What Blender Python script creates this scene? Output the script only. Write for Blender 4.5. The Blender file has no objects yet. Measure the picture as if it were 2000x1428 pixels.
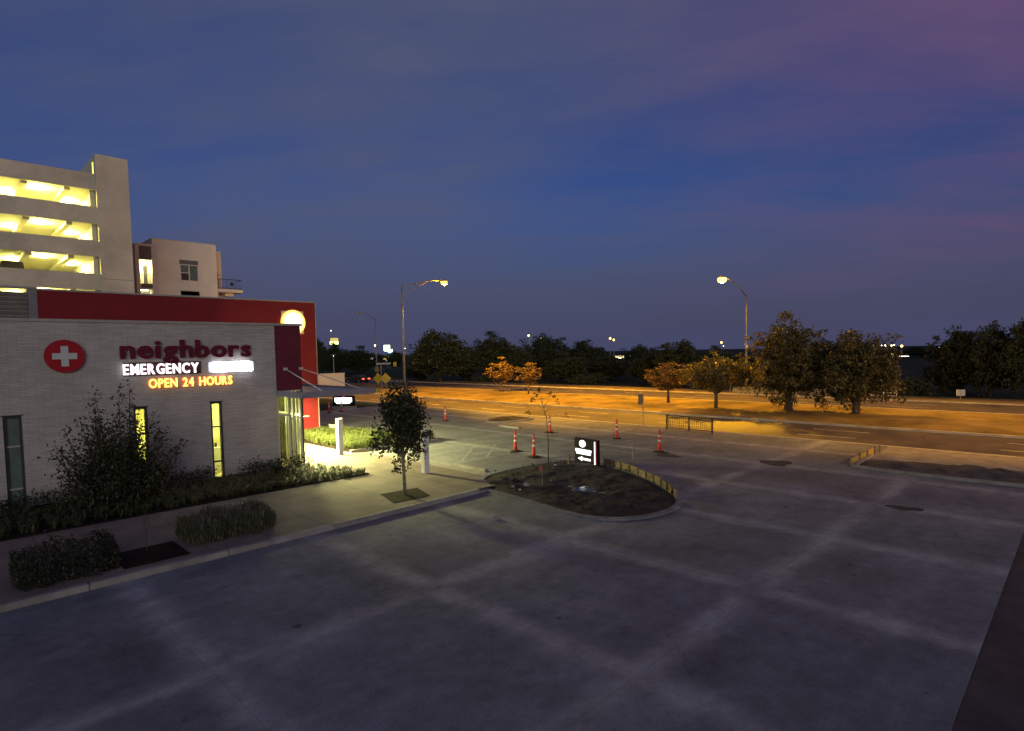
import bpy, bmesh, math, random
import numpy as np
from mathutils import Vector, Matrix

R = math.radians
random.seed(7)
rng = np.random.default_rng(11)
sc = bpy.context.scene
col = sc.collection

# ------------------------------------------------------------------ camera
CAM_H = 5.0
FPX = 1149.889                       # focal length in photo pixels (2000 px wide)
FWD = Vector((0.70976943, 0.70225566, -0.05535654))
UPV = Vector((0.05308355, 0.02503936, 0.9982761))
RGT = Vector((0.70243113, -0.71148438, -0.01950605))
cam = bpy.data.cameras.new('camera')
cam.sensor_width = 36.0
cam.lens = FPX / 2000 * 36.0
cam.shift_y = 0.018
cam.clip_start = 0.1
cam.clip_end = 4000
cam_o = bpy.data.objects.new('camera', cam)
col.objects.link(cam_o)
m = Matrix((RGT, UPV, -FWD)).transposed().to_4x4()
m.translation = Vector((0, 0, CAM_H))
cam_o.matrix_world = m
sc.camera = cam_o

# ------------------------------------------------------------------ sky
SUN_EL, SUN_AZ = 2.0, 215.0          # afterglow low behind the camera
world = bpy.data.worlds.new('World')
sc.world = world
world.use_nodes = True
wn = world.node_tree.nodes
wl = world.node_tree.links
wn.clear()
w_out = wn.new('ShaderNodeOutputWorld')
w_bg = wn.new('ShaderNodeBackground')
w_bg.inputs['Strength'].default_value = 0.128
sky = wn.new('ShaderNodeTexSky')
sky.sky_type = 'NISHITA'
sky.sun_disc = False
sky.sun_elevation = R(2.0)
sky.sun_rotation = R(SUN_AZ)
sky.air_density = 1.0
sky.dust_density = 0.6
sky.ozone_density = 4.0
w_tc = wn.new('ShaderNodeTexCoord')
w_sep = wn.new('ShaderNodeSeparateXYZ')
wl.new(w_tc.outputs['Generated'], w_sep.inputs[0])
w_add = wn.new('ShaderNodeMath'); w_add.operation = 'MAXIMUM'
wl.new(w_sep.outputs['Z'], w_add.inputs[0]); w_add.inputs[1].default_value = 0.0
w_add2 = wn.new('ShaderNodeMath'); w_add2.operation = 'ADD'
wl.new(w_add.outputs[0], w_add2.inputs[0]); w_add2.inputs[1].default_value = 0.16
w_div = wn.new('ShaderNodeVectorMath'); w_div.operation = 'DIVIDE'
wl.new(w_tc.outputs['Generated'], w_div.inputs[0])
w_cmb = wn.new('ShaderNodeCombineXYZ')
for i in range(3):
    wl.new(w_add2.outputs[0], w_cmb.inputs[i])
wl.new(w_cmb.outputs[0], w_div.inputs[1])
w_map = wn.new('ShaderNodeMapping')
w_map.inputs['Rotation'].default_value = (0, 0, R(-20))
w_map.inputs['Scale'].default_value = (0.62, 0.40, 0.5)
w_map.inputs['Location'].default_value = (0.7, 3.3, 0.0)
wl.new(w_div.outputs[0], w_map.inputs[0])
w_n = wn.new('ShaderNodeTexNoise')
w_n.inputs['Scale'].default_value = 1.15
w_n.inputs['Detail'].default_value = 7
w_n.inputs['Roughness'].default_value = 0.46
w_n.inputs['Distortion'].default_value = 0.15
wl.new(w_map.outputs[0], w_n.inputs['Vector'])
w_rmp = wn.new('ShaderNodeValToRGB')
w_rmp.color_ramp.elements[0].position = 0.34
w_rmp.color_ramp.elements[0].color = (0, 0, 0, 1)
w_rmp.color_ramp.elements[1].position = 0.64
w_rmp.color_ramp.elements[1].color = (0.85, 0.85, 0.85, 1)
w_map2 = wn.new('ShaderNodeMapping')
w_map2.inputs['Scale'].default_value = (0.62, 2.1, 1.0); w_map2.inputs['Location'].default_value = (1.3, 0.4, 0)
w_rot = wn.new('ShaderNodeMapping'); w_rot.inputs['Rotation'].default_value = (0, 0, R(52))
wl.new(w_div.outputs[0], w_rot.inputs[0]); wl.new(w_rot.outputs[0], w_map2.inputs[0])
w_n2 = wn.new('ShaderNodeTexNoise'); w_n2.inputs['Scale'].default_value = 1.6; w_n2.inputs['Detail'].default_value = 8; w_n2.inputs['Roughness'].default_value = 0.58
w_n2.inputs['Distortion'].default_value = 0.35
wl.new(w_map2.outputs[0], w_n2.inputs['Vector'])
w_ns = wn.new('ShaderNodeMath'); w_ns.operation = 'MULTIPLY_ADD'
wl.new(w_n2.outputs['Fac'], w_ns.inputs[0]); w_ns.inputs[1].default_value = 0.40
w_no = wn.new('ShaderNodeMath'); w_no.operation = 'SUBTRACT'; wl.new(w_n.outputs['Fac'], w_no.inputs[0]); w_no.inputs[1].default_value = 0.20
wl.new(w_no.outputs[0], w_ns.inputs[2])
wl.new(w_ns.outputs[0], w_rmp.inputs[0])
# clear dusk sky: nishita, tinted by the long twilight, plus purple cloud veil
w_tint = wn.new('ShaderNodeMix'); w_tint.data_type = 'RGBA'; w_tint.blend_type = 'MULTIPLY'
w_tint.inputs['Factor'].default_value = 1.0
wl.new(sky.outputs[0], w_tint.inputs['A'])
w_tint.inputs['B'].default_value = (1.35, 0.86, 1.25, 1)
w_mix = wn.new('ShaderNodeMix'); w_mix.data_type = 'RGBA'
wl.new(w_rmp.outputs[0], w_mix.inputs['Factor'])
wl.new(w_tint.outputs['Result'], w_mix.inputs['A'])
w_pk = wn.new('ShaderNodeVectorMath'); w_pk.operation = 'DOT_PRODUCT'
wl.new(w_tc.outputs['Generated'], w_pk.inputs[0]); w_pk.inputs[1].default_value = (0.80, -0.55, 0.25)
w_pr = wn.new('ShaderNodeMapRange'); w_pr.interpolation_type = 'SMOOTHSTEP'
wl.new(w_pk.outputs['Value'], w_pr.inputs[0]); w_pr.inputs[1].default_value = 0.25; w_pr.inputs[2].default_value = 0.95
w_cc = wn.new('ShaderNodeMix'); w_cc.data_type = 'RGBA'
wl.new(w_pr.outputs[0], w_cc.inputs['Factor'])
w_cc.inputs['A'].default_value = (0.70, 0.78, 1.36, 1)
w_cc.inputs['B'].default_value = (1.25, 0.62, 1.36, 1)
wl.new(w_cc.outputs['Result'], w_mix.inputs['B'])
# thick air low over the ground
w_hz = wn.new('ShaderNodeMapRange'); w_hz.interpolation_type = 'SMOOTHSTEP'
wl.new(w_sep.outputs['Z'], w_hz.inputs[0]); w_hz.inputs[1].default_value = 0.0; w_hz.inputs[2].default_value = 0.26
w_hz.inputs[3].default_value = 0.92; w_hz.inputs[4].default_value = 0.0
w_hm = wn.new('ShaderNodeMix'); w_hm.data_type = 'RGBA'
wl.new(w_hz.outputs[0], w_hm.inputs['Factor']); wl.new(w_mix.outputs['Result'], w_hm.inputs['A'])
w_hm.inputs['B'].default_value = (0.44, 0.50, 1.05, 1)
wl.new(w_hm.outputs['Result'], w_bg.inputs['Color'])
wl.new(w_bg.outputs[0], w_out.inputs[0])

# ------------------------------------------------------------------ sun (last afterglow), exposure
sun = bpy.data.lights.new('afterglow', 'SUN')
sun.energy = 1.0
sun.angle = R(40)
sun.color = (1.0, 0.95, 0.82)
sun_o = bpy.data.objects.new('afterglow', sun)
col.objects.link(sun_o)
sd = Vector((math.sin(R(SUN_AZ)) * math.cos(R(7)), math.cos(R(SUN_AZ)) * math.cos(R(7)), math.sin(R(7))))
sun_o.rotation_euler = sd.to_track_quat('Z', 'Y').to_euler()
vs = sc.view_settings
vs.view_transform = 'Standard'
vs.look = 'None'
vs.exposure = 0.0
vs.gamma = 1.0
vs.use_curve_mapping = False
sc.cycles.use_denoising = True
sc.cycles.sample_clamp_indirect = 4.0
sc.cycles.max_bounces = 7
sc.cycles.use_light_tree = True

# ------------------------------------------------------------------ pixel -> place helpers (layout only)
def ray(px, py):
    return FWD * FPX + RGT * (px - 1000) - UPV * (py - 750)
def ground(px, py, z=0.0):
    r = ray(px, py); t = (z - CAM_H) / r.z
    return Vector((r.x * t, r.y * t, z))
def along(px, dist):
    r = ray(px, 690); h = math.hypot(r.x, r.y)
    return Vector((r.x / h * dist, r.y / h * dist, 0))
def height_at(px, py, dist):
    r = ray(px, py); h = math.hypot(r.x, r.y)
    return CAM_H + r.z / h * dist

# ------------------------------------------------------------------ materials
MATS = {}
def newmat(name):
    ma = bpy.data.materials.new(name); ma.use_nodes = True
    MATS[name] = ma
    nt = ma.node_tree
    return ma, nt.nodes, nt.links, nt.nodes['Principled BSDF']
def pmat(name, c, rough=0.8, var=0.18, scale=2.5, bump=0.0, bscale=30.0, metal=0.0, spec=0.3, c2=None, detail=6, rand=0.0):
    """principled with two noise octaves of colour variation in world space and a fine bump"""
    ma, n, l, b = newmat(name)
    geo = n.new('ShaderNodeNewGeometry')
    nz = n.new('ShaderNodeTexNoise'); nz.inputs['Scale'].default_value = scale; nz.inputs['Detail'].default_value = detail
    nz.inputs['Roughness'].default_value = 0.65
    l.new(geo.outputs['Position'], nz.inputs['Vector'])
    rm = n.new('ShaderNodeValToRGB')
    d = c2 if c2 else tuple(x * (1 - 1.6 * var) for x in c)
    e = tuple(min(1, x * (1 + var)) for x in c)
    rm.color_ramp.elements[0].position = 0.3; rm.color_ramp.elements[0].color = (*d, 1)
    rm.color_ramp.elements[1].position = 0.7; rm.color_ramp.elements[1].color = (*e, 1)
    l.new(nz.outputs['Fac'], rm.inputs[0])
    out = rm.outputs[0]
    if rand:
        oi = n.new('ShaderNodeObjectInfo')
        mr = n.new('ShaderNodeMapRange'); mr.inputs[3].default_value = 1 - rand; mr.inputs[4].default_value = 1 + rand
        l.new(oi.outputs['Random'], mr.inputs[0])
        mx = n.new('ShaderNodeVectorMath'); mx.operation = 'SCALE'
        l.new(out, mx.inputs[0]); l.new(mr.outputs[0], mx.inputs['Scale'])
        out = mx.outputs[0]
    l.new(out, b.inputs['Base Color'])
    b.inputs['Roughness'].default_value = rough
    b.inputs['Metallic'].default_value = metal
    b.inputs['Specular IOR Level'].default_value = spec
    if bump:
        n2 = n.new('ShaderNodeTexNoise'); n2.inputs['Scale'].default_value = bscale; n2.inputs['Detail'].default_value = 5
        l.new(geo.outputs['Position'], n2.inputs['Vector'])
        bp = n.new('ShaderNodeBump'); bp.inputs['Strength'].default_value = bump; bp.inputs['Distance'].default_value = 0.02
        l.new(n2.outputs['Fac'], bp.inputs['Height']); l.new(bp.outputs[0], b.inputs['Normal'])
    return ma
def emat(name, c, s, base=None):
    ma, n, l, b = newmat(name)
    b.inputs['Base Color'].default_value = (*(base or (0.5, 0.5, 0.5)), 1)
    b.inputs['Emission Color'].default_value = (*c, 1)
    b.inputs['Emission Strength'].default_value = s
    b.inputs['Roughness'].default_value = 0.5
    return ma

def lot_material():
    """broom-finished concrete: pale bands of laitance along the joints, blotches, tyre and water marks"""
    ma, n, l, b = newmat('lot_concrete')
    geo = n.new('ShaderNodeNewGeometry')
    sep = n.new('ShaderNodeSeparateXYZ'); l.new(geo.outputs['Position'], sep.inputs[0])
    wob = n.new('ShaderNodeTexNoise'); wob.inputs['Scale'].default_value = 0.9; wob.inputs['Detail'].default_value = 4
    l.new(geo.outputs['Position'], wob.inputs['Vector'])
    def M(op, a, bb=None, c=None):
        x = n.new('ShaderNodeMath'); x.operation = op
        for i, v in enumerate((a, bb, c)):
            if v is None: continue
            if isinstance(v, (int, float)): x.inputs[i].default_value = v
            else: l.new(v, x.inputs[i])
        return x.outputs[0]
    w = M('MULTIPLY', M('SUBTRACT', wob.outputs['Fac'], 0.5), 0.3)
    dx = M('ABSOLUTE', M('ADD', M('PINGPONG', M('ADD', sep.outputs['X'], 100 * 4.45 - 7.5), 2.225), w))
    ys = []
    for y0 in (4.87, 9.9):
        ys.append(M('ABSOLUTE', M('ADD', M('SUBTRACT', sep.outputs['Y'], y0), w)))
    dy = M('MINIMUM', ys[0], ys[1])
    d = M('MINIMUM', dx, dy)
    band = n.new('ShaderNodeMapRange'); band.interpolation_type = 'SMOOTHSTEP'
    l.new(d, band.inputs[0]); band.inputs[1].default_value = 0.0; band.inputs[2].default_value = 0.62
    band.inputs[3].default_value = 1.0; band.inputs[4].default_value = 0.0
    n1 = n.new('ShaderNodeTexNoise'); n1.inputs['Scale'].default_value = 0.33; n1.inputs['Detail'].default_value = 8; n1.inputs['Roughness'].default_value = 0.62
    l.new(geo.outputs['Position'], n1.inputs['Vector'])
    # broom / drag streaks along X
    mp = n.new('ShaderNodeMapping'); mp.inputs['Scale'].default_value = (0.8, 1.5, 1)
    l.new(geo.outputs['Position'], mp.inputs[0])
    n2 = n.new('ShaderNodeTexNoise'); n2.inputs['Scale'].default_value = 0.9; n2.inputs['Detail'].default_value = 7
    l.new(mp.outputs[0], n2.inputs['Vector'])
    n3 = n.new('ShaderNodeTexNoise'); n3.inputs['Scale'].default_value = 22; n3.inputs['Detail'].default_value = 10; n3.inputs['Roughness'].default_value = 0.75
    l.new(geo.outputs['Position'], n3.inputs['Vector'])
    r1 = n.new('ShaderNodeValToRGB')
    r1.color_ramp.elements[0].position = 0.33; r1.color_ramp.elements[0].color = (0.132, 0.136, 0.145, 1)
    r1.color_ramp.elements[1].position = 0.68; r1.color_ramp.elements[1].color = (0.245, 0.250, 0.262, 1)
    l.new(n1.outputs['Fac'], r1.inputs[0])
    bandv = M('MULTIPLY', M('POWER', band.outputs[0], 1.5), M('MULTIPLY_ADD', n2.outputs['Fac'], 1.1, 0.02))
    mx = n.new('ShaderNodeMix'); mx.data_type = 'RGBA'
    l.new(M('MINIMUM', M('MAXIMUM', bandv, 0.0), 0.62), mx.inputs['Factor'])
    l.new(r1.outputs[0], mx.inputs['A']); mx.inputs['B'].default_value = (0.39, 0.386, 0.38, 1)
    st = M('MULTIPLY_ADD', n2.outputs['Fac'], 0.7, 0.65)
    st = M('MULTIPLY', st, M('MULTIPLY_ADD', n3.outputs['Fac'], 1.1, 0.45))
    n4 = n.new('ShaderNodeTexNoise'); n4.inputs['Scale'].default_value = 3.2; n4.inputs['Detail'].default_value = 9; n4.inputs['Roughness'].default_value = 0.7
    l.new(geo.outputs['Position'], n4.inputs['Vector'])
    st = M('MULTIPLY', st, M('MULTIPLY_ADD', n4.outputs['Fac'], 1.05, 0.475))
    # drips and spatter: sparse dark round spots; hairline shrinkage cracks in places
    vo = n.new('ShaderNodeTexVoronoi'); vo.inputs['Scale'].default_value = 1.7; l.new(geo.outputs['Position'], vo.inputs['Vector'])
    sp = n.new('ShaderNodeSeparateColor'); l.new(vo.outputs['Color'], sp.inputs[0])
    dr = n.new('ShaderNodeMapRange'); l.new(M('SUBTRACT', vo.outputs['Distance'], M('MULTIPLY', M('POWER', sp.outputs[0], 6.0), 0.16)), dr.inputs[0])
    dr.inputs[1].default_value = -0.03; dr.inputs[2].default_value = 0.02; dr.inputs[3].default_value = 0.55; dr.inputs[4].default_value = 1.0
    st = M('MULTIPLY', st, dr.outputs[0])
    wv = n.new('ShaderNodeVectorMath'); wv.operation = 'ADD'; l.new(geo.outputs['Position'], wv.inputs[0]); l.new(n2.outputs['Color'], wv.inputs[1])
    vc = n.new('ShaderNodeTexVoronoi'); vc.feature = 'DISTANCE_TO_EDGE'; vc.inputs['Scale'].default_value = 0.33; l.new(wv.outputs[0], vc.inputs['Vector'])
    ck = n.new('ShaderNodeMapRange'); l.new(M('ADD', vc.outputs['Distance'], M('MULTIPLY', M('GREATER_THAN', n1.outputs['Fac'], 0.50), 1.0)), ck.inputs[0])
    ck.inputs[1].default_value = 0.0; ck.inputs[2].default_value = 0.006; ck.inputs[3].default_value = 0.78; ck.inputs[4].default_value = 1.0
    st = M('MULTIPLY', st, ck.outputs[0])
    oi = n.new('ShaderNodeObjectInfo')
    st = M('MULTIPLY', st, M('MULTIPLY_ADD', oi.outputs['Random'], 0.16, 0.92))
    sc_ = n.new('ShaderNodeVectorMath'); sc_.operation = 'SCALE'
    l.new(mx.outputs['Result'], sc_.inputs[0]); l.new(st, sc_.inputs['Scale'])
    l.new(sc_.outputs[0], b.inputs['Base Color'])
    rr = n.new('ShaderNodeMapRange'); l.new(n1.outputs['Fac'], rr.inputs[0])
    rr.inputs[1].default_value = 0.3; rr.inputs[2].default_value = 0.7; rr.inputs[3].default_value = 0.82; rr.inputs[4].default_value = 0.97
    l.new(rr.outputs[0], b.inputs['Roughness'])
    b.inputs['Specular IOR Level'].default_value = 0.12
    bp = n.new('ShaderNodeBump'); bp.inputs['Strength'].default_value = 0.25; bp.inputs['Distance'].default_value = 0.01
    l.new(n3.outputs['Fac'], bp.inputs['Height']); l.new(bp.outputs[0], b.inputs['Normal'])
    return ma

def stone_material():
    """thin courses of long ledge brick, real relief is millimetres: colour by course, shallow bump"""
    ma, n, l, b = newmat('ledge_brick')
    tc = n.new('ShaderNodeNewGeometry')
    mp = n.new('ShaderNodeMapping'); mp.inputs['Rotation'].default_value = (R(-90), 0, 0)
    l.new(tc.outputs['Position'], mp.inputs[0])
    br = n.new('ShaderNodeTexBrick')
    br.inputs['Scale'].default_value = 1.0
    br.inputs['Brick Width'].default_value = 0.42
    br.inputs['Row Height'].default_value = 0.062
    br.inputs['Mortar Size'].default_value = 0.006
    br.inputs['Mortar Smooth'].default_value = 0.3
    br.inputs['Bias'].default_value = -0.1
    br.offset_frequency = 2; br.offset = 0.37
    br.inputs['Color1'].default_value = (0.44, 0.405, 0.37, 1)
    br.inputs['Color2'].default_value = (0.355, 0.325, 0.30, 1)
    br.inputs['Mortar'].default_value = (0.21, 0.19, 0.175, 1)
    l.new(mp.outputs[0], br.inputs['Vector'])
    nz = n.new('ShaderNodeTexNoise'); nz.inputs['Scale'].default_value = 1.1; nz.inputs['Detail'].default_value = 8
    l.new(tc.outputs['Position'], nz.inputs['Vector'])
    mr = n.new('ShaderNodeMapRange'); mr.inputs[3].default_value = 0.78; mr.inputs[4].default_value = 1.22
    l.new(nz.outputs['Fac'], mr.inputs[0])
    s = n.new('ShaderNodeVectorMath'); s.operation = 'SCALE'
    l.new(br.outputs['Color'], s.inputs[0]); l.new(mr.outputs[0], s.inputs['Scale'])
    l.new(s.outputs[0], b.inputs['Base Color'])
    b.inputs['Roughness'].default_value = 0.85
    bp = n.new('ShaderNodeBump'); bp.inputs['Strength'].default_value = 0.3; bp.inputs['Distance'].default_value = 0.010
    inv = n.new('ShaderNodeMath'); inv.operation = 'SUBTRACT'; inv.inputs[0].default_value = 1.0
    l.new(br.outputs['Fac'], inv.inputs[1]); l.new(inv.outputs[0], bp.inputs['Height'])
    l.new(bp.outputs[0], b.inputs['Normal'])
    return ma

def leaf_material(name, c, c2, trans=0.25):
    ma, n, l, b = newmat(name)
    geo = n.new('ShaderNodeNewGeometry')
    rm = n.new('ShaderNodeValToRGB')
    rm.color_ramp.elements[0].color = (*c, 1); rm.color_ramp.elements[1].color = (*c2, 1)
    l.new(geo.outputs['Random Per Island'], rm.inputs[0])
    l.new(rm.outputs[0], b.inputs['Base Color'])
    b.inputs['Roughness'].default_value = 0.55
    b.inputs['Specular IOR Level'].default_value = 0.35
    tr = n.new('ShaderNodeBsdfTranslucent'); l.new(rm.outputs[0], tr.inputs[0])
    mx = n.new('ShaderNodeMixShader'); mx.inputs[0].default_value = trans
    l.new(b.outputs[0], mx.inputs[1]); l.new(tr.outputs[0], mx.inputs[2])
    l.new(mx.outputs[0], n['Material Output'].inputs[0])
    return ma

def glass_material(name, tint=(0.9, 0.95, 0.9), gloss=0.12):
    ma, n, l, b = newmat(name)
    t = n.new('ShaderNodeBsdfTransparent'); t.inputs[0].default_value = (*tint, 1)
    g = n.new('ShaderNodeBsdfGlossy'); g.inputs['Roughness'].default_value = 0.03
    lw = n.new('ShaderNodeFresnel'); lw.inputs[0].default_value = 1.5
    ad = n.new('ShaderNodeMath'); ad.operation = 'ADD'; ad.inputs[1].default_value = gloss - 0.04
    l.new(lw.outputs[0], ad.inputs[0])
    mx = n.new('ShaderNodeMixShader'); l.new(ad.outputs[0], mx.inputs[0])
    l.new(t.outputs[0], mx.inputs[1]); l.new(g.outputs[0], mx.inputs[2])
    l.new(mx.outputs[0], n['Material Output'].inputs[0])
    return ma

def soil_material():
    ma = pmat('soil', (0.050, 0.042, 0.040), 0.95, 0.5, 1.3, 0.9, 9.0, spec=0.15)
    return ma

lot_material(); stone_material(); soil_material()
pmat('joint_filler', (0.30, 0.285, 0.26), 0.9)
pmat('walk_concrete', (0.19, 0.160, 0.135), 0.85, 0.22, 0.9, 0.3, 26)
pmat('kerb_concrete', (0.27, 0.25, 0.23), 0.85, 0.22, 1.6, 0.2, 40)
pmat('pale_kerb', (0.42, 0.39, 0.34), 0.85, 0.2, 1.2)
pmat('asphalt_dark', (0.085, 0.068, 0.068), 0.9, 0.25, 1.2, 0.5, 60)
pmat('road_concrete', (0.095, 0.076, 0.060), 0.72, 0.35, 0.45, 0.25, 25, spec=0.4, detail=9)
pmat('road_paint', (0.62, 0.60, 0.55), 0.7, 0.3, 2.5)
pmat('faded_paint', (0.31, 0.31, 0.30), 0.8, 0.35, 3.0)
pmat('dry_grass', (0.24, 0.175, 0.070), 0.95, 0.42, 0.28, 0.35, 14, spec=0.1, detail=9)
pmat('dark_grass', (0.035, 0.045, 0.022), 0.95, 0.35, 0.15, 0.8, 6, spec=0.1)
pmat('mulch', (0.020, 0.014, 0.011), 0.95, 0.4, 4, 1.0, 30, spec=0.1)
pmat('red_stucco', (0.19, 0.012, 0.016), 0.75, 0.10, 1.5, 0.12, 60)
pmat('maroon_panel', (0.13, 0.018, 0.030), 0.5, 0.10, 1.0)
pmat('coping', (0.34, 0.31, 0.27), 0.5, 0.12, 2)
pmat('grey_metal', (0.22, 0.21, 0.21), 0.45, 0.12, 2, metal=0.3)
pmat('canopy_metal', (0.30, 0.29, 0.33), 0.42, 0.10, 2, metal=0.4)
pmat('alu', (0.55, 0.55, 0.50), 0.4, 0.08, 3, metal=0.3)
pmat('dark_frame', (0.045, 0.042, 0.045), 0.45, 0.1, 3)
pmat('inner_wall', (0.66, 0.60, 0.34), 0.8, 0.06, 1)
pmat('inner_floor', (0.32, 0.28, 0.2), 0.5, 0.1, 2)
pmat('furniture', (0.16, 0.10, 0.05), 0.5, 0.2, 3)
pmat('roofing', (0.18, 0.17, 0.16), 0.9, 0.15, 1)
pmat('garage_concrete', (0.58, 0.54, 0.42), 0.85, 0.16, 0.35, 0.2, 12)
pmat('garage_inside', (0.55, 0.52, 0.42), 0.85, 0.10, 0.5)
pmat('stucco_cream', (0.70, 0.665, 0.575), 0.9, 0.07, 0.5, 0.15, 30)
pmat('stucco_white', (0.60, 0.57, 0.53), 0.9, 0.07, 0.5, 0.15, 30)
pmat('stucco_grey', (0.15, 0.14, 0.135), 0.85, 0.08, 0.5)
pmat('white_trim', (0.66, 0.65, 0.62), 0.6, 0.06, 1)
pmat('window_blind', (0.12, 0.16, 0.14), 0.2, 0.15, 1.5, spec=0.6)
pmat('black_metal', (0.022, 0.020, 0.022), 0.45, 0.2, 3)
pmat('galvanised', (0.30, 0.29, 0.27), 0.5, 0.18, 3, metal=0.5)
pmat('white_paint_metal', (0.72, 0.71, 0.68), 0.45, 0.06, 3)
pmat('cone_orange', (0.62, 0.055, 0.035), 0.5, 0.12, 8)
pmat('cone_band', (0.75, 0.73, 0.68), 0.35, 0.10, 12)
pmat('rubber', (0.025, 0.023, 0.022), 0.8, 0.3, 9)
pmat('timber', (0.22, 0.165, 0.095), 0.8, 0.30, 5, 0.4, 40, rand=0.2)
pmat('yellow_board', (0.40, 0.29, 0.08), 0.75, 0.25, 5, 0.3, 40, rand=0.12)
pmat('bark', (0.11, 0.080, 0.055), 0.9, 0.35, 9, 0.8, 30)
pmat('pale_bark', (0.26, 0.22, 0.16), 0.9, 0.25, 9, 0.5, 40)
pmat('sign_black', (0.009, 0.008, 0.012), 0.5, 0.1, 4, spec=0.08)
pmat('sign_maroon', (0.125, 0.008, 0.020), 0.4, 0.1, 4)
pmat('sign_red', (0.33, 0.010, 0.016), 0.4, 0.05, 4)
pmat('sign_white', (0.48, 0.50, 0.48), 0.4, 0.04, 4)
pmat('sign_pink', (0.72, 0.50, 0.45), 0.5, 0.1, 4)
pmat('sign_yellow', (0.62, 0.42, 0.03), 0.5, 0.12, 6)
pmat('sign_back', (0.24, 0.17, 0.10), 0.6, 0.2, 6)
pmat('stone_chip', (0.36, 0.34, 0.31), 0.9, 0.3, 8, rand=0.3)
pmat('car_paint', (0.030, 0.028, 0.030), 0.25, 0.1, 2, spec=0.6)
pmat('flag_pink', (0.62, 0.10, 0.07), 0.7, 0.1, 10)
leaf_material('leaf_dark', (0.030, 0.042, 0.018), (0.070, 0.085, 0.035))
leaf_material('leaf_oak', (0.075, 0.070, 0.028), (0.155, 0.132, 0.050), 0.25)
leaf_material('leaf_young', (0.022, 0.027, 0.012), (0.058, 0.064, 0.028), 0.2)
leaf_material('leaf_russet', (0.095, 0.060, 0.030), (0.18, 0.118, 0.060), 0.3)
leaf_material('leaf_lirio', (0.05, 0.065, 0.020), (0.15, 0.18, 0.05), 0.3)
leaf_material('leaf_bed', (0.028, 0.034, 0.014), (0.095, 0.105, 0.045), 0.25)
leaf_material('leaf_hedge', (0.018, 0.021, 0.012), (0.045, 0.048, 0.026), 0.2)
leaf_material('leaf_sage', (0.055, 0.060, 0.035), (0.12, 0.12, 0.07), 0.2)
glass_material('glass'); glass_material('glass_dark', (0.5, 0.6, 0.55), 0.16)
emat('sodium_lens', (1.0, 0.58, 0.08), 2.3)
emat('sodium_lens_bright', (1.0, 0.62, 0.12), 3.6)
emat('lamp_off', (0, 0, 0), 0, (0.3, 0.3, 0.3))
emat('far_white', (1.0, 0.93, 0.72), 7)
emat('far_yellow', (1.0, 0.70, 0.16), 5)
emat('far_dim', (1.0, 0.95, 0.85), 3)
emat('garage_tube', (1.0, 0.95, 0.50), 40)
emat('canopy_light', (1.0, 0.92, 0.50), 12)
emat('ceiling_panel', (1.0, 0.91, 0.22), 40)
emat('pendant', (1.0, 0.96, 0.65), 30)
emat('letter_white', (1.0, 0.97, 1.0), 1.7, (0.8, 0.8, 0.8))
emat('letter_hot', (0.88, 0.91, 1.0), 13, (0.8, 0.8, 0.8))
emat('letter_yellow', (1.0, 0.84, 0.14), 1.9, (0.8, 0.7, 0.2))
emat('letter_red_glow', (1.0, 0.05, 0.015), 1.1, (0.5, 0.02, 0.02))
emat('directory_white', (0.96, 0.95, 1.0), 1.8, (0.8, 0.8, 0.8))
emat('monument_white', (1.0, 0.94, 1.0), 2.4, (0.8, 0.8, 0.8))
emat('monument_red', (1.0, 0.10, 0.16), 1.6, (0.5, 0.02, 0.05))
emat('tail_light', (1.0, 0.06, 0.02), 9, (0.4, 0.01, 0.01))
emat('far_sign_green', (0.75, 1.0, 0.55), 7)
emat('far_sign_yellow', (0.80, 0.62, 0.05), 0.7)
emat('far_sign_lime', (0.75, 1.0, 0.20), 6)
emat('far_blue', (0.08, 0.16, 1.0), 5)
emat('far_red', (1.0, 0.2, 0.15), 2.5)
emat('far_shop', (1.0, 0.72, 0.20), 1.6)
emat('stair_light', (1.0, 0.72, 0.10), 2.0)

def disc_material():
    """lit acrylic disc: hottest over the lamps near its middle, amber at the rim"""
    ma, n, l, b = newmat('lit_disc')
    tc = n.new('ShaderNodeTexCoord')
    ln = n.new('ShaderNodeVectorMath'); ln.operation = 'LENGTH'
    l.new(tc.outputs['Object'], ln.inputs[0])
    rm = n.new('ShaderNodeValToRGB')
    e = rm.color_ramp.elements
    e[0].position = 0.0; e[0].color = (1, 0.96, 0.85, 1)
    e[1].position = 0.78; e[1].color = (1.0, 0.62, 0.05, 1)
    m2 = e.new(0.45); m2.color = (1, 0.88, 0.45, 1)
    l.new(ln.outputs['Value'], rm.inputs[0])
    l.new(rm.outputs[0], b.inputs['Emission Color'])
    mr = n.new('ShaderNodeMapRange'); l.new(ln.outputs['Value'], mr.inputs[0])
    mr.inputs[1].default_value = 0.35; mr.inputs[2].default_value = 0.75; mr.inputs[3].default_value = 4.5; mr.inputs[4].default_value = 1.15
    l.new(mr.outputs[0], b.inputs['Emission Strength'])
    b.inputs['Base Color'].default_value = (0.7, 0.5, 0.2, 1)
disc_material()

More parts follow.
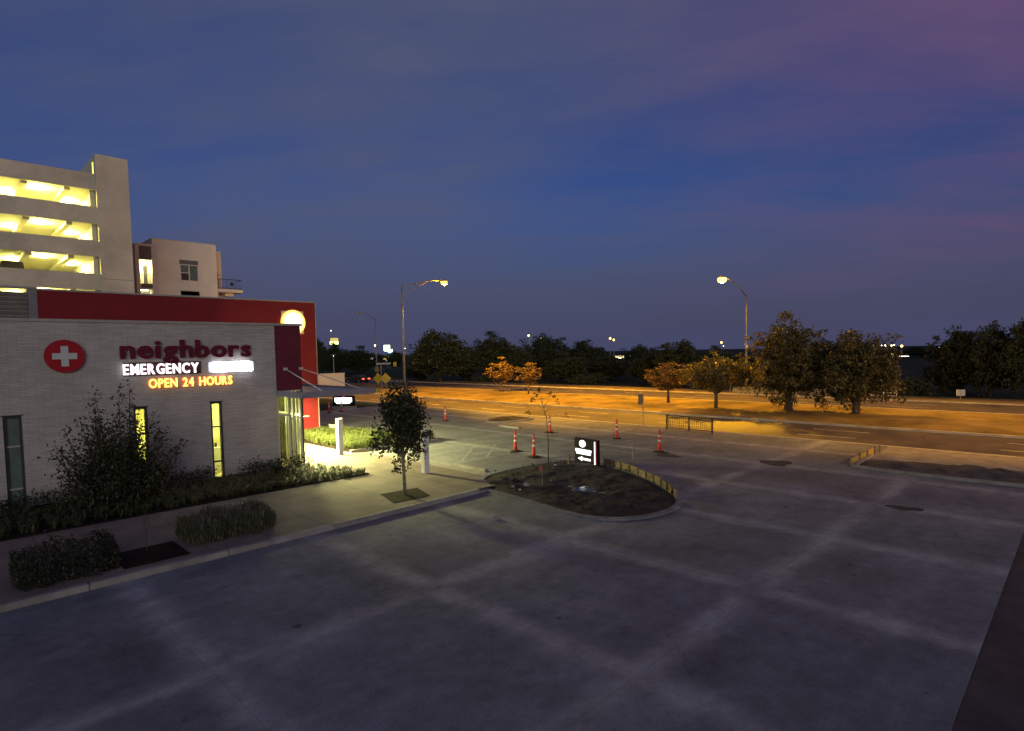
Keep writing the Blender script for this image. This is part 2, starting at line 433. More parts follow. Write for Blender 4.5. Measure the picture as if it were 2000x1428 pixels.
# ------------------------------------------------------------------ mesh helpers
ORG = {}
def root_of(o):
    while o.parent: o = o.parent
    return o
class MB:
    def __init__(s): s.v = []; s.f = []
    def box(s, x0, x1, y0, y1, z0, z1):
        b = len(s.v)
        s.v += [(x0, y0, z0), (x1, y0, z0), (x1, y1, z0), (x0, y1, z0), (x0, y0, z1), (x1, y0, z1), (x1, y1, z1), (x0, y1, z1)]
        s.f += [(b, b+3, b+2, b+1), (b+4, b+5, b+6, b+7), (b, b+1, b+5, b+4), (b+1, b+2, b+6, b+5), (b+2, b+3, b+7, b+6), (b+3, b, b+4, b+7)]
        return s
    def tube(s, pts, rad, n=8, cap=True):
        pts = [Vector(p) for p in pts]
        if isinstance(rad, (int, float)): rad = [rad] * len(pts)
        b = len(s.v)
        for i, p in enumerate(pts):
            d = (pts[min(i+1, len(pts)-1)] - pts[max(i-1, 0)])
            if d.length < 1e-9: d = Vector((0, 0, 1))
            d.normalize()
            a = Vector((1, 0, 0)) if abs(d.x) < 0.8 else Vector((0, 1, 0))
            u = d.cross(a).normalized(); w = d.cross(u)
            for k in range(n):
                t = 2 * math.pi * k / n
                q = p + (u * math.cos(t) + w * math.sin(t)) * rad[i]
                s.v.append(tuple(q))
        for i in range(len(pts) - 1):
            for k in range(n):
                a0 = b + i*n + k; a1 = b + i*n + (k+1) % n
                s.f.append((a0, a1, a1 + n, a0 + n))
        if cap:
            s.f.append(tuple(b + k for k in range(n))[::-1])
            e = b + (len(pts)-1)*n
            s.f.append(tuple(e + k for k in range(n)))
        return s
    def prism(s, poly, z0, z1):
        """vertical prism over a ccw plan polygon"""
        b = len(s.v); n = len(poly)
        s.v += [(p[0], p[1], z0) for p in poly] + [(p[0], p[1], z1) for p in poly]
        s.f.append(tuple(range(b + n - 1, b - 1, -1))); s.f.append(tuple(range(b + n, b + 2*n)))
        for k in range(n):
            k2 = (k + 1) % n
            s.f.append((b + k, b + k2, b + n + k2, b + n + k))
        return s
    def xzprism(s, poly, y0, y1):
        """prism along Y over an (x, z) polygon"""
        b = len(s.v); n = len(poly)
        s.v += [(p[0], y0, p[1]) for p in poly] + [(p[0], y1, p[1]) for p in poly]
        s.f.append(tuple(range(b, b + n))); s.f.append(tuple(range(b + 2*n - 1, b + n - 1, -1)))
        for k in range(n):
            k2 = (k + 1) % n
            s.f.append((b + k2, b + k, b + n + k, b + n + k2))
        return s
    def lathe(s, prof, cx=0, cy=0, n=16):
        b = len(s.v)
        for r, z in prof:
            for k in range(n):
                t = 2*math.pi*k/n
                s.v.append((cx + r*math.cos(t), cy + r*math.sin(t), z))
        for i in range(len(prof)-1):
            for k in range(n):
                a0 = b+i*n+k; a1 = b+i*n+(k+1) % n
                s.f.append((a0, a1, a1+n, a0+n))
        s.f.append(tuple(b+k for k in range(n))[::-1])
        e = b+(len(prof)-1)*n
        s.f.append(tuple(e+k for k in range(n)))
        return s
    def obox(s, c, ax, ay, az):
        """oriented box: centre and three half-axis vectors"""
        c = Vector(c); ax = Vector(ax); ay = Vector(ay); az = Vector(az)
        b = len(s.v)
        for sz in (-1, 1):
            for sx, sy in ((-1, -1), (1, -1), (1, 1), (-1, 1)):
                s.v.append(tuple(c + ax*sx + ay*sy + az*sz))
        s.f += [(b, b+3, b+2, b+1), (b+4, b+5, b+6, b+7), (b, b+1, b+5, b+4), (b+1, b+2, b+6, b+5), (b+2, b+3, b+7, b+6), (b+3, b, b+4, b+7)]
        return s
    def mesh(s, name, mat, off=(0, 0, 0), smooth=False, bevel=0.0):
        me = bpy.data.meshes.new(name)
        me.from_pydata([(v[0]-off[0], v[1]-off[1], v[2]-off[2]) for v in s.v], [], s.f)
        if bevel:
            bm = bmesh.new(); bm.from_mesh(me)
            bmesh.ops.bevel(bm, geom=list(bm.edges), offset=bevel, segments=2, affect='EDGES', clamp_overlap=True)
            bm.to_mesh(me); bm.free()
        me.materials.append(MATS[mat])
        if smooth:
            for p in me.polygons: p.use_smooth = True
        me.update()
        return me
    def build(s, name, mat, parent=None, label=None, cat=None, group=None, kind=None, smooth=False, bevel=0.0, base=None):
        off = (0, 0, 0)
        if parent is not None: off = ORG.get(root_of(parent).name, (0, 0, 0))
        elif base is not None: off = base
        me = s.mesh(name, mat, off, smooth, bevel)
        o = link(name, me, parent)
        if parent is None:
            o.location = off; ORG[o.name] = tuple(off)
        tag(o, label, cat, group, kind)
        return o
def link(name, data, parent=None):
    o = bpy.data.objects.new(name, data)
    col.objects.link(o)
    if parent is not None: o.parent = parent
    return o
def tag(o, label=None, cat=None, group=None, kind=None):
    if label: o['label'] = label
    if cat: o['category'] = cat
    if group: o['group'] = group
    if kind: o['kind'] = kind
    return o
def thing(name, label, cat, loc, group=None, kind=None):
    o = bpy.data.objects.new(name, None)
    o.empty_display_size = 0.3
    col.objects.link(o); o.location = loc
    ORG[o.name] = tuple(loc)
    return tag(o, label, cat, group, kind)
def copy_tree(o, loc, rz=0.0, scale=None, label=None, group=None):
    c = o.copy(); col.objects.link(c); c.location = loc; c.rotation_euler = (0, 0, rz)
    if scale: c.scale = scale
    if label: c['label'] = label
    if group: c['group'] = group
    ORG[c.name] = tuple(loc)
    for ch in list(o.children):
        if ch.type != 'MESH': continue
        d = ch.copy(); col.objects.link(d); d.parent = c
        for g in list(ch.children):
            e = g.copy(); col.objects.link(e); e.parent = d
    return c
def np_mesh(name, verts, nper, mat):
    """mesh of independent quads (nper=4) or tris from an (N, nper, 3) array"""
    verts = np.asarray(verts, dtype=np.float32)
    n = verts.shape[0]
    me = bpy.data.meshes.new(name)
    me.vertices.add(n * nper); me.vertices.foreach_set('co', verts.reshape(-1))
    me.loops.add(n * nper); me.loops.foreach_set('vertex_index', np.arange(n * nper, dtype=np.int32))
    me.polygons.add(n); me.polygons.foreach_set('loop_start', np.arange(0, n * nper, nper, dtype=np.int32))
    me.update(calc_edges=True)
    me.materials.append(MATS[mat])
    return me
def leaf_quads(cent, size, up=0.35, aspect=0.62):
    """one folded-flat leaf per centre, random attitude biased to face up"""
    n = len(cent)
    nrm = rng.normal(size=(n, 3)); nrm[:, 2] += up * 2
    nrm /= np.linalg.norm(nrm, axis=1)[:, None]
    a = rng.normal(size=(n, 3))
    u = np.cross(nrm, a); u /= np.linalg.norm(u, axis=1)[:, None]
    w = np.cross(nrm, u)
    s = (size * rng.uniform(0.6, 1.35, n))[:, None]
    u = u * s; w = w * s * aspect
    return np.stack([cent - u, cent + w * 0.9 - u * 0.1, cent + u, cent - w * 0.9 - u * 0.1], axis=1)
def crown_points(rx, ry, z0, z1, clumps, per, cr, flat=1.0, shell=0.55, taper=0.0):
    """leaf centres: clumps spread through an uneven ellipsoid between z0 and z1"""
    zc, rz = (z0 + z1) / 2, (z1 - z0) / 2
    d = rng.normal(size=(clumps, 3)); d /= np.linalg.norm(d, axis=1)[:, None]
    r = rng.uniform(shell, 1.0, clumps)[:, None] ** 0.7
    c = d * r
    lump = 1 + 0.16 * np.sin(3.1 * c[:, 0] * 2 + 1.3) + 0.14 * np.sin(4.3 * c[:, 1] * 2 + 0.4) + rng.uniform(-0.10, 0.10, clumps)
    c = c * lump[:, None]
    if taper:
        c[:, :2] *= (1 - taper * (c[:, 2:3] * 0.5 + 0.5))
    c = c * np.array([rx, ry, rz]) + np.array([0, 0, zc])
    pts = np.repeat(c, per, axis=0)
    off = np.clip(rng.normal(size=(len(pts), 3)), -1.5, 1.5) * cr * np.repeat(rng.uniform(0.6, 1.3, clumps), per)[:, None] * np.array([1, 1, 0.65 * flat])
    return c, pts + off
def trunk_mb(h, r, clump_c, nl, fork=0.45, lean=(0, 0)):
    mb = MB()
    top = Vector((lean[0], lean[1], h))
    pts = [Vector((0, 0, -0.1)), Vector((lean[0]*0.25, lean[1]*0.25, h*0.3)), Vector((lean[0]*0.5 + 0.02*h*random.uniform(-1, 1), lean[1]*0.5, h*0.6)), top]
    mb.tube(pts, [r*1.25, r, r*0.8, r*0.3], 9)
    idx = rng.choice(len(clump_c), size=min(nl, len(clump_c)), replace=False)
    for i in idx:
        c = Vector(clump_c[i])
        t = random.uniform(fork, 0.95)
        s0 = pts[0].lerp(top, t)
        mid = s0.lerp(c, 0.5) + Vector((0, 0, 0.06*h))
        mb.tube([s0, mid, c], [r*0.42*(1.15-t*0.6), r*0.24, r*0.06], 5)
    return mb
def tree(name, label, loc, h, rx, z0, clumps, per, cr, leaf, leafmat, trunk_r, barkmat='bark', group=None, nl=14, shell=0.5, taper=0.0, flat=1.0, up=0.35, ry=None, trunk_h=None):
    t = thing(name, label, 'tree', loc, group)
    c, p = crown_points(rx, ry or rx, z0, h, clumps, per, cr, flat, shell, taper)
    trunk_mb(trunk_h or h*0.8, trunk_r, c, nl, fork=max(0.25, z0/h)).build_local('trunk', barkmat, t, smooth=True)
    link('crown', np_mesh('crown', leaf_quads(p, leaf, up), 4, leafmat), t)
    return t
def build_local(self, name, mat, parent, smooth=False, bevel=0.0):
    me = self.mesh(name, mat, (0, 0, 0), smooth, bevel)
    return link(name, me, parent)
MB.build_local = build_local
def grass_blades(roots, h, spread, per, width):
    """arching strap leaves, two quads each"""
    n = len(roots); P = np.repeat(roots, per, axis=0); k = len(P)
    ang = rng.uniform(0, 2*np.pi, k); L = h * rng.uniform(0.6, 1.25, k); sp = spread * rng.uniform(0.3, 1.2, k)
    d = np.stack([np.cos(ang), np.sin(ang), np.zeros(k)], 1); s = np.stack([-np.sin(ang), np.cos(ang), np.zeros(k)], 1) * width
    P = P + d * rng.uniform(0, 0.05, k)[:, None]
    up = np.array([0, 0, 1.0])
    m1 = P + d * (sp*0.4)[:, None] + up * (L*0.8)[:, None]
    e1 = P + d * sp[:, None] + up * (L*rng.uniform(0.55, 1.0, k))[:, None]
    q1 = np.stack([P - s, P + s, m1 + s, m1 - s], 1)
    q2 = np.stack([m1 - s, m1 + s, e1 + s*0.2, e1 - s*0.2], 1)
    return np.concatenate([q1, q2])

def spot_down(name, parent, loc, power, color, size=150, blend=0.4, radius=0.12, batwing=False, house=None):
    li = bpy.data.lights.new(name, 'POINT' if batwing else 'SPOT')
    li.energy = power; li.color = color; li.shadow_soft_size = radius
    if not batwing: li.spot_size = R(size); li.spot_blend = blend
    if batwing:                       # luminaire optics that throw more light to the sides than straight down
        li.use_nodes = True
        n = li.node_tree.nodes; l = li.node_tree.links
        em = n['Emission']
        geo = n.new('ShaderNodeNewGeometry'); sp = n.new('ShaderNodeSeparateXYZ')
        l.new(geo.outputs['Incoming'], sp.inputs[0])
        a = n.new('ShaderNodeMath'); a.operation = 'ABSOLUTE'; l.new(sp.outputs['Z'], a.inputs[0])
        p = n.new('ShaderNodeMath'); p.operation = 'POWER'; l.new(a.outputs[0], p.inputs[0]); p.inputs[1].default_value = -2.2
        q = n.new('ShaderNodeMath'); q.operation = 'MINIMUM'; l.new(p.outputs[0], q.inputs[0]); q.inputs[1].default_value = 8
        fo = n.new('ShaderNodeMapRange'); fo.interpolation_type = 'SMOOTHSTEP'; l.new(a.outputs[0], fo.inputs[0])
        fo.inputs[1].default_value = 0.34; fo.inputs[2].default_value = 0.52; fo.inputs[3].default_value = 0.09; fo.inputs[4].default_value = 1.0
        mf = n.new('ShaderNodeMath'); mf.operation = 'MULTIPLY'; l.new(q.outputs[0], mf.inputs[0]); l.new(fo.outputs[0], mf.inputs[1])
        res = mf.outputs[0]
        if house:                     # shield on the house side: little light thrown back behind the pole
            dt = n.new('ShaderNodeVectorMath'); dt.operation = 'DOT_PRODUCT'; l.new(geo.outputs['Incoming'], dt.inputs[0]); dt.inputs[1].default_value = house
            mr = n.new('ShaderNodeMapRange'); mr.interpolation_type = 'SMOOTHSTEP'; l.new(dt.outputs['Value'], mr.inputs[0])
            mr.inputs[1].default_value = -0.50; mr.inputs[2].default_value = -0.20; mr.inputs[3].default_value = 0.03; mr.inputs[4].default_value = 1.0
            mu = n.new('ShaderNodeMath'); mu.operation = 'MULTIPLY'; l.new(res, mu.inputs[0]); l.new(mr.outputs[0], mu.inputs[1]); res = mu.outputs[0]
        l.new(res, em.inputs['Strength'])
    o = bpy.data.objects.new(name, li)
    col.objects.link(o)
    o.parent = parent
    org = ORG.get(root_of(parent).name, (0, 0, 0))
    o.location = Vector(loc) - Vector(org)
    return o
def point_light(name, parent, loc, power, color, radius=0.1):
    li = bpy.data.lights.new(name, 'POINT'); li.energy = power; li.color = color; li.shadow_soft_size = radius
    o = bpy.data.objects.new(name, li); col.objects.link(o); o.parent = parent
    o.location = Vector(loc) - Vector(ORG.get(root_of(parent).name, (0, 0, 0)))
    return o

# ================================================================== SETTING
LOT_X = [-14.75, -10.3, -5.85, -1.4, 3.05, 7.5, 11.95, 16.4, 20.85, 25.3, 29.75, 31.6]
LOT_Y = [1.2, 4.87, 9.9, 15.4, 20.2, 25.0, 29.8, 34.6, 39.4, 44.2, 49.0]
mb = MB(); mb.v = [(-900, -900, -0.2), (1500, -900, -0.2), (1500, 1500, -0.2), (-900, 1500, -0.2)]; mb.f = [(0, 1, 2, 3)]
mb.build('ground', 'dark_grass', kind='structure')
lot = MB().box(-15, 31.6, 1.2, 15.4, -0.19, -0.005).box(16.0, 31.6, 15.4, 49.0, -0.19, -0.005).build('parking_lot', 'joint_filler', kind='structure')
SLAB = {}
for i in range(len(LOT_X) - 1):
    for j in range(len(LOT_Y) - 1):
        x0, x1, y0, y1 = LOT_X[i], LOT_X[i+1], LOT_Y[j], LOT_Y[j+1]
        if y0 > 15 and x0 < 16: continue
        key = (round(x1 - x0, 2), round(y1 - y0, 2))
        if key not in SLAB:
            SLAB[key] = MB().box(0.003, key[0] - 0.003, 0.003, key[1] - 0.003, -0.12, 0.0).mesh('concrete_slab', 'lot_concrete')
        s = link('concrete_slab', SLAB[key], lot); s.location = (x0, y0, 0)
# dark service lane past the lot edge, below the camera
MB().box(-15, 26, -9, 1.196, -0.19, -0.012).build('service_lane', 'asphalt_dark', kind='structure')
# painted hatching by the accessible bay
for (a, b) in [((16.3, 20.4), (21.0, 20.2)), ((16.3, 21.6), (22.0, 21.4)), ((17.3, 20.5), (20.0, 22.8)), ((18.8, 20.4), (21.8, 22.9)), ((16.5, 22.9), (22.4, 22.9)), ((20.4, 20.3), (22.2, 21.8)), ((18.0, 24.4), (22.6, 24.2))]:
    a = Vector((*a, 0)); b = Vector((*b, 0)); d = (b - a).normalized(); s = Vector((-d.y, d.x, 0)) * 0.05
    mb = MB(); mb.v = [tuple(a - s + Vector((0, 0, .004))), tuple(b - s + Vector((0, 0, .004))), tuple(b + s + Vector((0, 0, .004))), tuple(a + s + Vector((0, 0, .004)))]; mb.f = [(0, 1, 2, 3)]
    mb.build('painted_stripe', 'faded_paint', lot)
# tyre-dark wet patches on the lot
def patch(name, cx, cy, rx, ry, mat, z, parent, seed=0):
    rr = random.Random(seed); n = 26; mb = MB()
    ph = [rr.uniform(0, 6.28) for _ in range(4)]
    pts = []
    for k in range(n):
        t = 2*math.pi*k/n
        r = 1 + 0.18*math.sin(2*t+ph[0]) + 0.13*math.sin(3*t+ph[1]) + 0.1*math.sin(5*t+ph[2]) + rr.uniform(-.06, .06)
        pts.append((cx + rx*r*math.cos(t), cy + ry*r*math.sin(t), z))
    mb.v = pts; mb.f = [tuple(range(n))]
    return mb.build(name, mat, parent)
pmat('damp_concrete', (0.075, 0.070, 0.068), 0.92, 0.25, 2.0, spec=0.1)
patch('damp_patch', 25.7, 9.6, 0.55, 0.75, 'damp_concrete', 0.004, lot, 3)
patch('damp_patch', 20.9, 4.0, 0.30, 0.45, 'damp_concrete', 0.004, lot, 5)
patch('damp_patch', 24.4, 14.0, 0.35, 0.75, 'damp_concrete', 0.004, lot, 8)

# sidewalk and entrance plaza: one sheet that ramps down to the lot
def walk_z(x, y):
    t = min(1, max(0, (15.9 - x) / 2.2)); t = t*t*(3-2*t)
    return 0.005 + 0.125 * t
mb = MB()
xs = [-15 + 0.75*i for i in range(int(30.9/0.75)+1)] + [15.9]
ys = [15.55, 17, 19, 21, 23, 25.0, 26.6, 29, 32, 36]
nx = len(xs)
for y in ys:
    for x in xs: mb.v.append((x, y, walk_z(x, y)))
for j in range(len(ys)-1):
    for i in range(nx-1):
        if j >= 4 and xs[i] < 10: continue
        if j >= 6 and xs[i] < 11: continue
        a = j*nx+i; mb.f.append((a, a+1, a+nx+1, a+nx))
pav = mb.build('pavement', 'walk_concrete', kind='structure', smooth=True)
pmat('joint_dark', (0.11, 0.095, 0.085), 0.9)
for x in (-4.0, -1.0, 2.0, 5.0, 8.0, 11.0, 13.6):
    mb = MB(); n = 6
    mb.v = []
    for k in range(2):
        xx = x + (-0.012 if k == 0 else 0.012)
        mb.v += [(xx, 15.56, walk_z(x, 16)+.003), (xx, 20.9, walk_z(x, 16)+.003)]
    mb.f = [(0, 2, 3, 1)]
    mb.build('scored_joint', 'joint_dark', pav)
kerb_len = 2.9
x = -15.0
k = MB()
kerb = thing('kerb', None, None, (0, 15.45, 0), kind='structure')
while x < 13.8:
    x1 = min(x + kerb_len, 13.85)
    z1 = walk_z((x+x1)/2, 16) + 0.012
    MB().box(x+0.006, x1-0.006, 15.37, 15.56, -0.1, z1).build('kerb_stone', 'kerb_concrete', kerb, bevel=0.018)
    x = x1
MB().box(13.85, 14.25, 15.37, 16.0, -0.1, 0.06).build('kerb_stone', 'kerb_concrete', kerb, bevel=0.02)

# planting bed along the front wall
bed_poly = [(-15, 20.9), (12.75, 20.9), (12.2, 22.6), (11.6, 25.05), (-15, 25.05)]
MB().prism(bed_poly, 0.0, 0.165).build('planting_bed', 'mulch', kind='structure')
bed2 = [(15.25, 26.6), (20.6, 26.2), (19.6, 28.2), (17.9, 34.0), (15.35, 34.0)]
MB().prism(bed2, -0.05, 0.15).build('planting_bed', 'mulch', kind='structure')
kb = MB()
for a, b in ((bed2[0], bed2[1]), (bed2[1], bed2[2]), (bed2[2], bed2[3])):
    a = Vector((*a, 0)); b = Vector((*b, 0)); d = (b-a); s = Vector((-d.y, d.x, 0)).normalized()
    kb.obox((a+b)/2 - s*0.0 + Vector((0, 0, 0.05)), d*0.51, s*0.07, (0, 0, 0.13))
kb.build('bed_kerb', 'kerb_concrete', kind='structure')

# --- roads
road = MB().box(33.4, 40.2, -300, 600, -0.19, -0.06).build('near_road', 'road_concrete', kind='structure')
road2 = MB().box(52.6, 61.0, -300, 600, -0.19, -0.06).build('far_road', 'road_concrete', kind='structure')
MB().box(40.45, 52.35, -300, 600, -0.19, 0.05).build('median', 'dry_grass', kind='structure')
for nm, x0 in (('median_kerb', 40.2), ('median_kerb', 52.35), ('far_kerb', 61.0), ('near_kerb', 33.16)):
    MB().box(x0, x0+0.25, -300, 600, -0.19, 0.06 if nm != 'near_kerb' else 0.012).build(nm, 'pale_kerb', kind='structure')
MB().box(61.25, 66.0, -300, 600, -0.19, 0.03).build('verge', 'dry_grass', kind='structure')
wk = MB().box(31.62, 33.16, 7.05, 49, -0.19, 0.0).build('roadside_pavement', 'lot_concrete', kind='structure')
MB().box(29.75, 33.16, -60, 7.0, -0.19, 0.006).build('roadside_pavement', 'kerb_concrete', kind='structure')
def dash(parent, x, y0, y1, w=0.12):
    mb = MB(); mb.v = [(x-w/2, y0, -0.056), (x+w/2, y0, -0.056), (x+w/2, y1, -0.056), (x-w/2, y1, -0.056)]; mb.f = [(0, 1, 2, 3)]
    mb.build('lane_marking', 'road_paint', parent)
for x in (35.45, 38.05):
    y = -27.0
    while y < 150:
        dash(road, x, y, y+3.0); y += 9.0
for x in (55.4, 58.2):
    y = -27.0
    while y < 150:
        dash(road2, x, y, y+3.0); y += 9.0
# tar-sealed cracks in the near road
for pts in ([(33.6, 5.0), (36.2, 6.0), (38.4, 6.6), (40.1, 5.6)], [(36.4, 5.9), (35.2, 4.9), (33.8, 3.6)], [(38.6, 12.6), (40.1, 11.6)]):
    mb = MB()
    for a, b in zip(pts, pts[1:]):
        a = Vector((*a, -0.057)); b = Vector((*b, -0.057)); d = (b-a).normalized(); s = Vector((-d.y, d.x, 0))*0.05
        q = len(mb.v); mb.v += [tuple(a-s), tuple(b-s), tuple(b+s), tuple(a+s)]; mb.f.append((q, q+1, q+2, q+3))
    mb.build('sealed_crack', 'asphalt_dark', road)

# --- traffic island of bare soil in front of the directory sign
ISL = [(14.32, 15.9), (14.2, 14.0), (13.95, 12.4), (13.8, 11.0), (14.1, 9.95), (15.1, 9.3), (16.4, 9.2), (17.5, 9.65), (18.62, 11.0), (19.63, 12.5), (20.27, 13.9), (20.62, 15.1), (20.9, 16.75), (19.2, 17.12), (17.45, 17.32), (15.85, 17.36)]
def smooth_poly(P, it=2):
    for _ in range(it):
        Q = []
        for a, b in zip(P, P[1:] + P[:1]):
            Q.append((a[0]*.75+b[0]*.25, a[1]*.75+b[1]*.25)); Q.append((a[0]*.25+b[0]*.75, a[1]*.25+b[1]*.75))
        P = Q
    return P
def inside(x, y, P):
    c = False
    for (x0, y0), (x1, y1) in zip(P, P[1:] + P[:1]):
        if (y0 > y) != (y1 > y) and x < (x1-x0)*(y-y0)/(y1-y0)+x0: c = not c
    return c
def edge_dist(x, y, P):
    best = 9
    for (x0, y0), (x1, y1) in zip(P, P[1:] + P[:1]):
        dx, dy = x1-x0, y1-y0; L = dx*dx+dy*dy
        t = max(0, min(1, ((x-x0)*dx+(y-y0)*dy)/L)) if L else 0
        best = min(best, math.hypot(x-x0-t*dx, y-y0-t*dy))
    return best
from mathutils import noise as mnoise
def soil_sheet(name, poly, step, amp, base, mat='soil', dip=None):
    P = smooth_poly(poly, 2)
    xs0, xs1 = min(p[0] for p in P), max(p[0] for p in P); ys0, ys1 = min(p[1] for p in P), max(p[1] for p in P)
    bm = bmesh.new(); grid = {}
    nx = int((xs1-xs0)/step)+2; ny = int((ys1-ys0)/step)+2
    def z(x, y):
        e = edge_dist(x, y, P) if inside(x, y, P) else 0
        h = base + amp*min(1, e/0.9)*(0.5 + mnoise.noise((x*0.9, y*0.9, 3.1))*0.6 + mnoise.noise((x*3.1, y*3.1, 9))*0.28 + mnoise.noise((x*8, y*8, 2))*0.12)
        if dip:
            h -= dip[3]*math.exp(-(((x-dip[0])/dip[2])**2 + ((y-dip[1])/dip[2]/1.4)**2))
        return h
    for i in range(nx):
        for j in range(ny):
            x, y = xs0+i*step, ys0+j*step
            if inside(x, y, P): grid[i, j] = bm.verts.new((x, y, z(x, y)))
    for (i, j), v in list(grid.items()):
        q = [grid.get((i, j)), grid.get((i+1, j)), grid.get((i+1, j+1)), grid.get((i, j+1))]
        q = [a for a in q if a]
        if len(q) >= 3: bm.faces.new(q)
        if (i+1, j+1) in grid and False: pass
    me = bpy.data.meshes.new(name); bm.to_mesh(me); bm.free()
    me.materials.append(MATS[mat])
    for p in me.polygons: p.use_smooth = True
    o = link(name, me); o['kind'] = 'structure'
    return o
soil_sheet('island_soil', ISL, 0.10, 0.22, 0.012, dip=(16.55, 12.8, 0.75, 0.16))
IS2 = smooth_poly(ISL, 2)
kb = MB(); prev = None
near = [p for p in IS2]
# kerb ring, flush poured concrete, on the near and side runs
bm_v = []; n = len(IS2)
ik = MB()
for i in range(n):
    a = Vector((*IS2[i], 0)); b = Vector((*IS2[(i+1) % n], 0)); d = b-a
    if d.length < 1e-4: continue
    midp = (a+b)/2
    if midp.x > 17.0 and midp.y > 9.4 and midp.y < 16.6 and midp.x > 17.0: continue
    s = Vector((d.y, -d.x, 0)).normalized()
    ik.obox(midp + s*0.07 + Vector((0, 0, 0.0)), d*0.53, s*0.11, (0, 0, 0.055))
ik.build('island_kerb', 'lot_concrete', kind='structure')
# puddle in the hollow
ma, n_, l_, b_ = newmat('puddle_water')
b_.inputs['Base Color'].default_value = (0.02, 0.018, 0.018, 1); b_.inputs['Roughness'].default_value = 0.12; b_.inputs['Specular IOR Level'].default_value = 0.8
tcn = n_.new('ShaderNodeNewGeometry'); nzz = n_.new('ShaderNodeTexNoise'); nzz.inputs['Scale'].default_value = 7
l_.new(tcn.outputs['Position'], nzz.inputs['Vector']); bpn = n_.new('ShaderNodeBump'); bpn.inputs['Strength'].default_value = 0.15; bpn.inputs['Distance'].default_value = 0.02
l_.new(nzz.outputs['Fac'], bpn.inputs['Height']); l_.new(bpn.outputs[0], b_.inputs['Normal'])
mb = MB(); mb.v = [(16.6 + 0.36*math.cos(t)*(1+0.2*math.sin(3*t)), 12.75 + 0.55*math.sin(t)*(1+0.15*math.cos(2*t)), 0.024) for t in [2*math.pi*k/28 for k in range(28)]]; mb.f = [tuple(range(28))]
mb.build('puddle', 'puddle_water', kind='structure')

# second, far island and the right-hand island
ISB = [(28.2, 30.6), (28.6, 29.6), (31.4, 29.0), (32.0, 29.8), (31.6, 32.0), (29.6, 31.6)]
soil_sheet('island_soil', ISB, 0.2, 0.30, 0.02)
kb = MB(); P = smooth_poly(ISB, 2)
for a, b in zip(P, P[1:]+P[:1]):
    a = Vector((*a, 0)); b = Vector((*b, 0)); d = b-a; s = Vector((d.y, -d.x, 0)).normalized()
    kb.obox((a+b)/2 + s*0.06, d*0.53, s*0.09, (0, 0, 0.09))
kb.build('island_kerb', 'kerb_concrete', kind='structure')
ISC = [(26.75, 6.9), (29.7, 7.0), (29.7, -12), (26.9, -12), (26.6, 0), (26.4, 3.5), (26.5, 5.9)]
pmat('grey_dirt', (0.13, 0.115, 0.10), 0.95, 0.4, 1.2, 0.8, 12, spec=0.1)
soil_sheet('island_soil', ISC, 0.16, 0.30, 0.02, 'grey_dirt')
kb = MB()
for a, b in zip(ISC[3:] + ISC[:2], ISC[4:] + ISC[:2]):
    a = Vector((*a, 0)); b = Vector((*b, 0)); d = b-a
    if d.length < 0.01: continue
    s = Vector((-d.y, d.x, 0)).normalized()
    kb.obox((a+b)/2, d*0.51, s*0.09, (0, 0, 0.10))
kb.build('island_kerb', 'kerb_concrete', kind='structure')

# ================================================================== EMERGENCY CLINIC
W = 25.1           # front wall plane
bld = thing('clinic_building', 'single-storey clinic with pale ledge-brick front, red parapet wall and glazed corner entrance', 'building', (0, W, 0))
SLOTS = [(1.88, 2.36), (5.54, 5.99), (8.19, 8.64)]
wall = MB(); x = -15.0
for a, b in SLOTS:
    wall.box(x, a, W, W+0.3, 0, 6.30); wall.box(a, b, W, W+0.3, 3.2, 6.30); x = b
wall.box(x, 10.9, W, W+0.3, 0, 6.30)
wall.box(-15, -14.7, W+0.3, 34.2, 0, 6.3)
wall.build('wall', 'ledge_brick', bld)
MB().box(-15.03, 12.14, W-0.05, W+0.34, 6.302, 6.40).build('coping', 'coping', bld)
MB().box(-14.7, 12.08, W+0.3, 34.2, 5.9, 6.02).build('roof', 'roofing', bld)
# vertical control joints in the cladding
for x in (0.55, -4.0, -8.5):
    MB().box(x, x+0.03, W-0.006, W+0.01, 0, 6.29).build('control_joint', 'stucco_grey', bld)
MB().box(10.903, 12.09, W+0.06, W+0.26, 3.48, 6.30).build('maroon_panel', 'maroon_panel', bld, label='dark maroon panel above the entrance')
# side wall along the walk, over the doors
MB().box(11.85, 12.09, W+0.262, 34.2, 3.48, 6.30).build('side_wall', 'ledge_brick', bld)
# red wing wall
fin = MB(); fin.box(4.05, 17.48, 34.3, 34.75, 0, 8.20)
finw = fin.build('red_wing_wall', 'red_stucco', bld, label='tall bright red wing wall behind the front block')
MB().box(4.02, 17.51, 34.26, 34.79, 8.202, 8.28).build('coping', 'coping', finw)
MB().box(17.482, 17.53, 34.28, 34.77, 0, 8.20).build('edge_trim', 'coping', finw)
# louvred plant screen
scr = MB().box(3.72, 4.045, 34.31, 34.6, 6.0, 8.26).box(-6.0, 3.72, 34.52, 34.6, 6.0, 8.1).build('plant_screen', 'grey_metal', bld)
MB().box(-6.0, 4.05, 34.28, 34.62, 8.262, 8.34).build('coping', 'coping', scr)
for i in range(7):
    z = 6.75 + i*0.205
    mb = MB(); mb.obox((-1.14, 34.40, z), (4.84, 0, 0), (0, 0.09, -0.075), (0, 0.010, 0.012))
    mb.build('louvre_slat', 'coping', scr)
